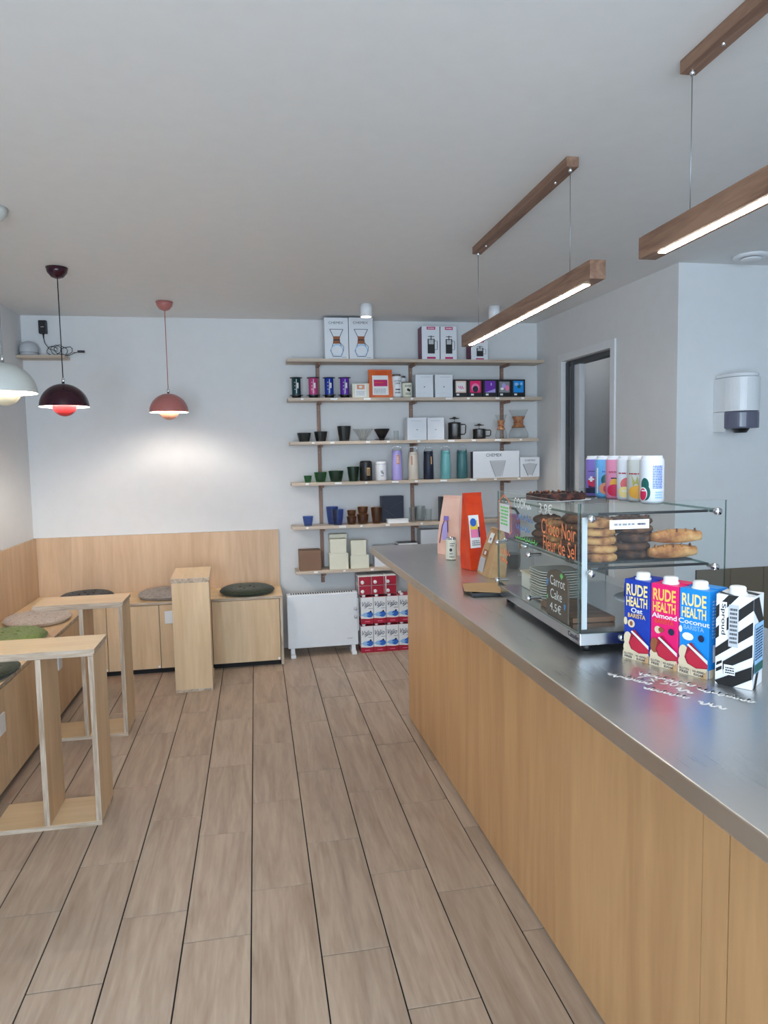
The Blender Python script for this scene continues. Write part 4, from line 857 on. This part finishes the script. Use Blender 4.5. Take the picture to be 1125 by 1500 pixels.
# keep clear of the coconut carton
pc = Vector(o1.location)+v*(.0745*2)
v2 = Vector((v.x*math.cos(R_(13))-v.y*math.sin(R_(13)), v.x*math.sin(R_(13))+v.y*math.cos(R_(13)), 0)); t.location = pc+v*.086+n*.004; t.location.z = CT+.0004; t.rotation_euler.z = math.atan2(v2.y, v2.x)

# coffee bags, can, tray
def pbag(name, label, fl, fr_, ptop, dp, mat, items, top=.8, lean=0.):
    a, b = on_z(*fl, CT), on_z(*fr_, CT); v = (b-a); wd = v.length; v.normalize(); n = Vector((v.y, -v.x, 0)); c_ = (a+b)/2-n*(dp/2); ht = on_y(ptop[0], ptop[1], c_.y).z-CT
    return bag(name, label, (c_.x, c_.y, CT+.0005), math.atan2(v.y, v.x), wd, dp, ht*.965, mat, top, items, lean=lean)
def spt(xc, yc, wq): return None
pbag('coffee_bag', 'tall pale pink coffee bag behind the small cream can', (641, 811), (672, 815), (668, 726), .075, 'foil_pink', strips(.22, .26, .46, .58, 'lavender', 6)+[('line', [(.12, .2), (.2, .5), (.3, .62), (.44, .6), (.5, .4)], .022, 'grape'), ('rect', .24, .6, .5, .68, 'lilac')], .78)
x_ = on_z(661, 820, CT); can('cold_brew_can', 'small cream can in front of the pale pink coffee bag', 'can', x_.x, x_.y, CT+.0004, .0265, .108, 'cream', [('lines', .25, .80, .72, .88, 1, 'dgray'), ('lines', .25, .68, .62, .76, 1, 'dgray'), ('ell', .22, .40, .46, .58, 'black'), ('lines', .22, .24, .5, .32, 1, 'dgray'), ('lines', .22, .06, .6, .14, 1, 'black'), ('lines', .84, .1, .98, .8, 12, 'gray')])
pbag('coffee_bag', 'tall orange red coffee bag with a colourful label', (690, 836), (716, 833), (712, 722), .075, 'foil_red', strips(.05, .30, .62, .74, 'paper', 6)+strips(.1, .44, .5, .66, 'pink', 4)+strips(.1, .55, .5, .67, 'yellow', 2)+[('ell', .1, .59, .44, .7, 'blue'), ('rect', .5, .44, .58, .58, 'grape'), ('lines', .1, .33, .55, .41, 3, 'gray')], .98, .02)
pbag('coffee_bag', 'small kraft paper coffee bag leaning before the orange red bag', (699, 838), (716, 848), (718, 775), .07, 'foil_kraft', strips(.08, .06, .52, .38, 'lgray', 4)+[('rect', .2, .42, .55, .56, 'almond'), ('rect', .3, .45, .45, .53, 'paper')]+strips(.3, .72, .66, .94, 'paper', 3)+[('ell', .4, .78, .56, .84, 'gray')], .85, .03)
p = on_z(722, 868, CT); t = thing('serving_tray', 'dark tray with kraft paper beside the glass display case', 'tray', (p.x-.01, p.y+.03, CT+.0005), R_(-8))
MB().prism([(-.075, -.10), (.075, -.10), (.075, .10), (-.075, .10)], 0, .006, 'black').obj('tray_plate', t, .002); b = MB()
b.box(-.075, -.071, -.1, .1, .006, .013, 'black'); b.box(.071, .075, -.1, .1, .006, .013, 'black'); b.box(-.071, .071, -.1, -.096, .006, .013, 'black'); b.box(-.071, .071, .096, .1, .006, .013, 'black'); b.obj('tray_rim', t)
MB().prism([(-.095, -.06), (.03, -.11), (.06, .09), (-.08, .085)], .0135, .0150, 'kraft').obj('kraft_sheet', t)
# kettle / teapot pieces between bag and case
p = on_z(741, 800, CT); t = thing('tea_jar', 'magenta glass jar with black handle behind the kraft bag', 'jar', (1.10, 2.92, CT+.0005)); R = .05
MB().lathe([(0, .002), (R*.95, .002), (R, .02), (R, .06)], 'black', 28).obj('base', t); MB().lathe([(R*.97, .06), (R*.97, .125)], 'press_glass', 28).obj('glass_band', t)
MB().lathe([(R*.99, .125), (R*1.0, .13), (R*.98, .215), (R*.8, .235)], 'magenta_glass', 28).obj('upper_glass', t); MB().tube([(-.045, 0, .235), (-.03, 0, .258), (0, 0, .266), (.03, 0, .258), (.045, 0, .235)], .006, 'black', 8).obj('handle', t)
t = thing('sugar_pourer', 'clear glass sugar pourer with a pointed steel lid', 'pourer', (1.075, 2.66, CT+.0005)); R = .032
MB().lathe([(0, .002), (R*.95, .002), (R, .02), (R*.9, .12)], 'clear_glass', 24).obj('jar', t); MB().lathe([(R*.94, .12), (R*.97, .128), (R*.95, .14), (R*.3, .165), (0, .17)], 'chrome', 24).obj('lid', t)

# ================================================================== DISPLAY CASE
A_ = Vector((.790, 1.603, 0)); ax_y = Vector((.0436, .999, 0)).normalized(); LEN = .665; ang = math.atan2(ax_y.y, ax_y.x)-PI/2
dc = thing('display_case', 'glass pastry display case with steel base and handwritten signs', 'display case', (A_.x, A_.y, CT), ang)
WD = .39; ZT = 1.309-CT; ZS = 1.284-CT; ZM = 1.147-CT; G = .006
def pane(name, x0, x1, y0, y1, z0, z1, thin):
    ob = MB().box(x0, x1, y0, y1, z0, z1, 'pane', edge='pane_edge', thin=thin).obj(name, dc); return ob
for fxy in ((.03, .03), (.03, LEN-.03), (WD-.03, .03), (WD-.03, LEN-.03)): MB().lathe([(0, 0.0004), (.014, .0004), (.014, .018), (0, .018)], 'black', 16, fxy).obj('foot', dc)
bs = box('base', .002, WD-.002, .002, LEN-.002, .018, .050, 'steel', dc, .002)
art('maker_mark', bs, flat((.002, LEN-.002, .018), (0, -1, 0), (0, 0, 1), LEN-.004, .032), [('text', 'Casselin', .885, .3, .985, .72, .0, 'ink')])
MB().lathe([(0, .0), (.009, .0), (.009, .004), (0, .005)], 'chrome', 16).obj('lock_knob', dc, loc=(.115, .0015, .034)).rotation_euler = (R_(90), 0, 0)
pane('front_pane', -.0065, -.0005, -.0, LEN, .0505, ZT, 0)
pane('end_pane', 0, WD, -.0065, -.0005, .0505, ZT, 1); pane('end_pane', 0, WD, LEN+.0005, LEN+.0065, .0505, ZT, 1)
pane('top_pane', .004, WD-.004, .004, LEN-.004, ZS-.006, ZS, 2); pane('glass_shelf', .03, WD-.04, .004, LEN-.004, ZM-.006, ZM, 2)
for nm, zz in (('top_edge_bar', ZS), ('shelf_edge_bar', ZM)):
    MB().tube([(.05, .006, zz-.003), (WD-.045, .006, zz-.003)], .0035, 'black', 8).obj(nm, dc); MB().tube([(.05, LEN-.006, zz-.003), (WD-.045, LEN-.006, zz-.003)], .0035, 'black', 8).obj(nm, dc)
b = 0
for yy in (-.0065, LEN+.0065):
    for xx, zz in ((.022, ZS-.012), (WD-.03, ZS-.003), (.022, ZM-.012), (WD-.035, ZM-.008)):
        MB().lathe([(0, -.016), (.009, -.015), (.0095, -.004), (.005, 0), (.005, .02), (0, .021)], 'chrome', 16).obj('glass_clamp', dc, loc=(xx, yy+(0 if yy < 0 else 0), zz)).rotation_euler = (R_(-90 if yy < 0 else 90), 0, 0)
for yy in (LEN*.50, LEN*.965):
    for zz in (ZM-.012, .075):
        ob = MB().lathe([(0, -.016), (.009, -.015), (.0095, -.004), (.005, 0), (.005, .03), (0, .031)], 'chrome', 16).obj('glass_clamp', dc, loc=(-.0065, yy, zz)); ob.rotation_euler = (0, R_(90), 0)
box('corner_strip', .006, .020, .002, .004, .06, ZS-.01, 'lgray', dc)
# signs on the front pane (seen from the customer side)
fp = flat((-.0066, LEN, .05), (0, -1, 0), (0, 0, 1), LEN, ZT-.05)
art('handwriting', dc, fp, [('text', 'COOK', .27, .87, .44, .965, .0, 'marker'), ('scrib', .44, .88, .50, .93, 3, 2, .02, 'marker'), ('text', '3,9€', .60, .86, .75, .96, .0, 'marker'), ('scrib', .29, .76, .52, .86, 7, 6, .012, 'mblue'), ('scrib', .29, .66, .48, .74, 5, 5, .012, 'mblue'), ('scrib', .28, .575, .57, .64, 9, 9, .012, 'mgreen'),
    ('text', 'Choco Noir', .63, .70, .985, .83, .0, 'morange'), ('text', 'Fleur de Sel', .65, .565, .985, .69, .0, 'morange'), ('scrib', .05, .36, .20, .46, 4, 5, .014, 'morange'), ('scrib', .05, .28, .16, .36, 6, 3, .02, 'morange')], base=.0006, step=0)
art('taped_note', dc, fp, [('rect', .04, .60, .20, .88, 'paper'), ('lines', .06, .66, .18, .86, 6, 'mgreen'), ('line', [(.02, .60), (.03, .9), (.12, .97), (.22, .9), (.23, .62), (.2, .59)], .018, 'morange')], base=.0006)
ep = flat((0, -.0066, .05), (1, 0, 0), (0, 0, 1), WD, ZT-.05)
art('price_strip', dc, ep, [('rect', .19, .80, .46, .87, 'paper'), ('lines', .22, .82, .36, .85, 1, 'gray'), ('lines', .38, .82, .44, .85, 1, 'ink')], base=.0006)
def inside(x, y, z): v_ = Matrix.Rotation(ang, 3, 'Z') @ Vector((x, y, z)); return (A_.x+v_.x, A_.y+v_.y, CT+v_.z)
# carrot cake sign leaning inside the front pane
sg = thing('cake_sign', 'brown rounded sign board reading Carrot Cake behind the front pane', 'sign', inside(.006, .165, .0508), ang)
mb = MB(); prof = [(-.075, 0), (.075, 0), (.075, .105)]+[(.075*math.cos(a), .105+.03*math.sin(a)) for a in [i*PI/10 for i in range(1, 10)]]+[(-.075, .105)]
vs = [(0, y_, z_) for y_, z_ in prof]+[(.004, y_, z_) for y_, z_ in prof]; m_ = len(prof)
mb.add(vs, [tuple(range(m_)), tuple(range(2*m_-1, m_-1, -1))]+[(i, m_+i, m_+(i+1) % m_, (i+1) % m_) for i in range(m_)], 'tagbrown'); mb.obj('board', sg)
art('lettering', sg, flat((0, .075, 0), (0, -1, 0), (0, 0, 1), .15, .135), [('text', 'Carrot', .18, .66, .88, .86, .0, 'marker'), ('text', 'Cake', .2, .38, .75, .58, .0, 'marker'), ('text', '4,5€', .18, .10, .72, .30, .0, 'marker'), ('poly', [(.66, .92), (.74, .98), (.82, .92), (.74, .84)], 'mgreen'), ('poly', [(.03, .74), (.13, .76), (.1, .6), (.05, .6)], 'mblue'), ('poly', [(.03, .36), (.1, .44), (.1, .32)], 'mgreen'), ('poly', [(.86, .38), (.96, .38), (.92, .26), (.87, .28)], 'mblue')])
# plates, board, cake, tray, cookies
bd = tag(MB().box(-.06, .06, -.12, .12, 0, .014, 'board_wood').obj('serving_board', bevel=.003, loc=inside(.085, .22, .0508), rot=ang), 'dark wooden serving board in the lower level of the display case', 'board')
pl = thing('square_plate', 'bottom white square plate in the stack inside the display case', 'plate', inside(.10, .42, .0508), ang, 'stacked white plates')
MB().lathe([(0, .0), (.042, 0), (.062, .005), (.066, .0068), (.062, .0072), (.042, .003), (0, .0026)], 'offwhite', 24, sq=6).obj('plate', pl); MB().lathe([(.0645, .0062), (.0665, .007), (.0645, .0078)], 'offwhite', 24, sq=6).obj('rim', pl)
ORD = ['second', 'third', 'fourth', 'fifth', 'sixth', 'seventh', 'eighth', 'ninth', 'tenth', 'eleventh']
for i in range(1, 12): dup(pl, inside(.10+.002*math.sin(i*2), .42+.002*math.cos(i*3), .0508+i*.0079), ang, 'topmost white square plate in the stack inside the display case' if i == 11 else ORD[i-1]+' white square plate from the bottom of the display case stack')
ck = thing('chocolate_cake', 'dark round chocolate cake on a white stand plate in the display case', 'cake', inside(.262, .125, .0508), ang)
MB().lathe([(0, 0), (.05, 0), (.052, .004), (.03, .02), (.03, .044), (.095, .05), (.1, .054), (.095, .056), (0, .054)], 'white', 32).obj('stand_plate', ck)
MB().lathe([(0, .0545), (.07, .0545), (.072, .06), (.07, .095), (.062, .10), (0, .10)], 'cake', 36, jit=lambda a, z: 1+.02*math.sin(7*a)).obj('cake', ck)
tb = tag(box('cash_box', -.035, .035, -.03, .03, 0, .045, 'black', bevel=.004), 'small black box with a cream top in the display case', 'box'); tb.location = inside(.34, .27, .0508); tb.rotation_euler.z = ang
box('cream_top', -.035, .035, -.03, .03, .045, .07, 'cream', tb)
pp = tag(box('parchment_box', -.08, .08, -.09, .09, 0, .05, 'offwhite', bevel=.003), 'pale lined box at the far end of the display case', 'box'); pp.location = inside(.15, .55, .0508); pp.rotation_euler.z = ang
box('liner', -.084, .084, -.094, .094, .0502, .056, 'beige', pp)
zl = ZM+.0004
st_ = tag(MB().box(-.145, .145, -.285, .285, 0, .006, 'slate').obj('slate_tray', bevel=.001, loc=inside(.185, .33, zl), rot=ang), 'dark slate tray under the cookies in the display case', 'tray')
def cookie(mat, R, h, name='cookie', label='', seed=1):
    rn = random.Random(seed); ph = [rn.uniform(0, 6) for _ in range(3)]
    j = lambda a, z: 1+.04*math.sin(2*a+ph[0])+.03*math.sin(5*a+ph[1])+.015*math.sin(11*a+ph[2])
    t = thing(name, label, 'cookie', (0, 0, 0), 0, 'cookies in the display case')
    MB().lathe([(0, 0), (R*.9, 0), (R, h*.3), (R*.97, h*.62), (R*.8, h*.9), (R*.4, h), (0, h*.98)], mat, 30, jit=j).obj('biscuit', t)
    b = MB()
    for i in range(14):
        rr = R*math.sqrt(rn.random())*.82; q = rn.uniform(0, 6.28); s_ = rn.uniform(.004, .008)
        b.lathe([(0, h*.84), (s_, h*.88), (s_*.7, h*1.04), (0, h*1.10)], 'cookie_dark' if mat != 'cookie_dark' else 'brownie', 6, (rr*math.cos(q), rr*math.sin(q)))
    b.obj('chocolate_chip', t); return t
protos = {}
def pile(x, y, n, mat, R, h, word, seed):
    key = (mat, R, h)
    for i in range(n):
        rn = random.Random(seed*10+i); loc = inside(x+rn.uniform(-.006, .006), y+rn.uniform(-.006, .006), zl+.0064+i*(h*1.02)); lab = ('topmost ' if i == n-1 else ['bottom ', 'second lowest ', 'third lowest ', 'fourth lowest '][i])+word
        if key not in protos: protos[key] = cookie(mat, R, h, 'cookie', lab, seed); protos[key].location = loc
        else: dup(protos[key], loc, rn.uniform(0, 6), lab)
pile(.085, .075, 5, 'cookie', .045, .0218, 'light brown cookie in the pile at the front corner of the case', 1)
pile(.195, .11, 5, 'cookie_dark', .050, .0218, 'dark chocolate cookie in the pile beside the corner pile', 2)
pile(.085, .20, 5, 'cookie_dark', .048, .0218, 'dark chocolate cookie in the pile behind the orange lettering', 3)
pile(.085, .32, 4, 'cookie', .046, .0218, 'light brown cookie in the middle pile of the case', 4)
pile(.20, .30, 4, 'cookie', .046, .0218, 'light brown cookie in the rear middle pile of the case', 5)
pile(.085, .44, 4, 'cookie_dark', .046, .0218, 'dark chocolate cookie in the pile beside the taped note', 6)
pile(.20, .45, 3, 'cookie', .046, .0218, 'light brown cookie in the far rear pile of the case', 7)
def pastry(x, y, z, rz, label):
    t = thing('long_pastry', label, 'pastry', inside(x, y, z), ang+rz); pts = []; rr = []
    for i in range(13):
        q = i/12; pts.append((-.066+.132*q, .006*math.sin(q*PI), .0195)); rr.append(.0192*(.55+.45*math.sin(PI*min(1, max(0, q*.9+.05)))))
    MB().tube(pts, rr, 'pastry', 14).obj('crust', t)
    b = MB()
    for i in range(5): xx = -.05+.025*i; b.tube([(xx-.006, -.012, .034), (xx, 0, .0385), (xx+.006, .012, .034)], .0022, 'cookie', 5)
    b.obj('scored_top', t)
pastry(.275, .045, zl+.0064, .05, 'golden pastry stick, lower of the two beside the cookies'); pastry(.285, .045, zl+.0462, -.03, 'golden pastry stick, upper of the two beside the cookies'); 
# on top of the case
t = thing('brownie_plate', 'white plate with a dark brownie slab on top of the display case', 'plate', inside(.12, .46, ZS+.0004), ang+.35)
MB().lathe([(0, .0), (.06, 0), (.088, .004), (.09, .006), (.06, .003), (0, .0025)], 'white', 28, sq=5).obj('plate', t)
rn = random.Random(9); bm_ = tag(MB().box(-.072, .072, -.058, .058, 0, .022, 'brownie').obj('brownie_slab', bevel=.004), 'dark brownie slab with nut crumbs on the white plate', 'cake'); bm_.location = inside(.12, .46, ZS+.0038); bm_.rotation_euler.z = ang+.35
b = MB()
for i in range(46):
    s_ = rn.uniform(.003, .006); b.lathe([(0, .0215), (s_, .0225), (s_*.6, .0225+s_*.8), (0, .0235+s_)], rn.choice(('brownie', 'almond', 'cookie_dark')), 5, (rn.uniform(-.066, .066), rn.uniform(-.052, .052)))
b.obj('nut_crumbs', bm_)
cans = [('lilac', 'lilac soda can with a dark grape picture', (877, 726.5), [('ell', .2, .02, .85, .36, 'grape'), ('ell', .15, .2, .9, .50, 'raspberry'), ('rect', .3, .36, .42, .52, 'paper'), ('rect', .22, .41, .5, .46, 'paper'), ('rect', .0, .0, 1, .16, 'ink'), ('lines', .2, .66, .6, .70, 1, 'ink')]),
    ('canblue', 'light blue soda can with a fig picture', (892, 729), [('ell', .35, .26, .9, .62, 'teal'), ('ell', .25, .02, .85, .36, 'fig'), ('ell', .45, .06, .85, .30, 'raspberry'), ('rect', .12, .05, .2, .8, 'paper'), ('lines', .4, .66, .8, .72, 1, 'blue')]),
    ('canpink', 'pink soda can with mango and raspberry picture', (908, 731), [('ell', .25, .2, .95, .52, 'mango'), ('ell', .1, .0, .8, .34, 'raspberry'), ('rect', .3, .5, .9, .53, 'ink'), ('lines', .2, .66, .7, .72, 2, 'crimson')]),
    ('canwhite', 'white soda can with a peach picture', (925, 733), [('ell', .2, .18, .95, .56, 'peach'), ('ell', .1, .0, .7, .30, 'butter'), ('lines', .3, .14, .8, .22, 1, 'paper'), ('lines', .1, .64, .9, .70, 1, 'crimson')]),
    ('stone', 'pale grey soda can with a pineapple picture', (940.5, 735), [('poly', [(.3, .34), (.22, .66), (.4, .44), (.5, .62), (.56, .36)], 'pine'), ('ell', .1, .0, .95, .36, 'mango'), ('lines', .1, .64, .6, .70, 1, 'crimson')]),
    ('canwhite', 'white soda can with guava picture and blue nutrition print', (960, 737.5), [('ell', .06, .22, .42, .58, 'teal'), ('ell', .1, .0, .48, .40, 'teal'), ('ell', -.02, -.0, .36, .34, 'paper'), ('ell', .0, .0, .33, .31, 'raspberry'), ('lines', .1, .22, .32, .28, 1, 'paper'), ('lines', .56, .30, .96, .9, 14, 'blue'), ('lines', .66, .04, .96, .24, 3, 'paleblue')])]
prev = None
near = on_z(960, 737.5, CT+ZS)
for i, (m_, lab, pxy, it) in enumerate(cans):
    p = on_z(pxy[0], pxy[1], CT+ZS); 
    can('soda_can', lab, 'can', p.x-.012, p.y, CT+ZS+.0004, .0335, .138, m_, it, -185, -65, 'soda cans on the display case', cap='canwhite')
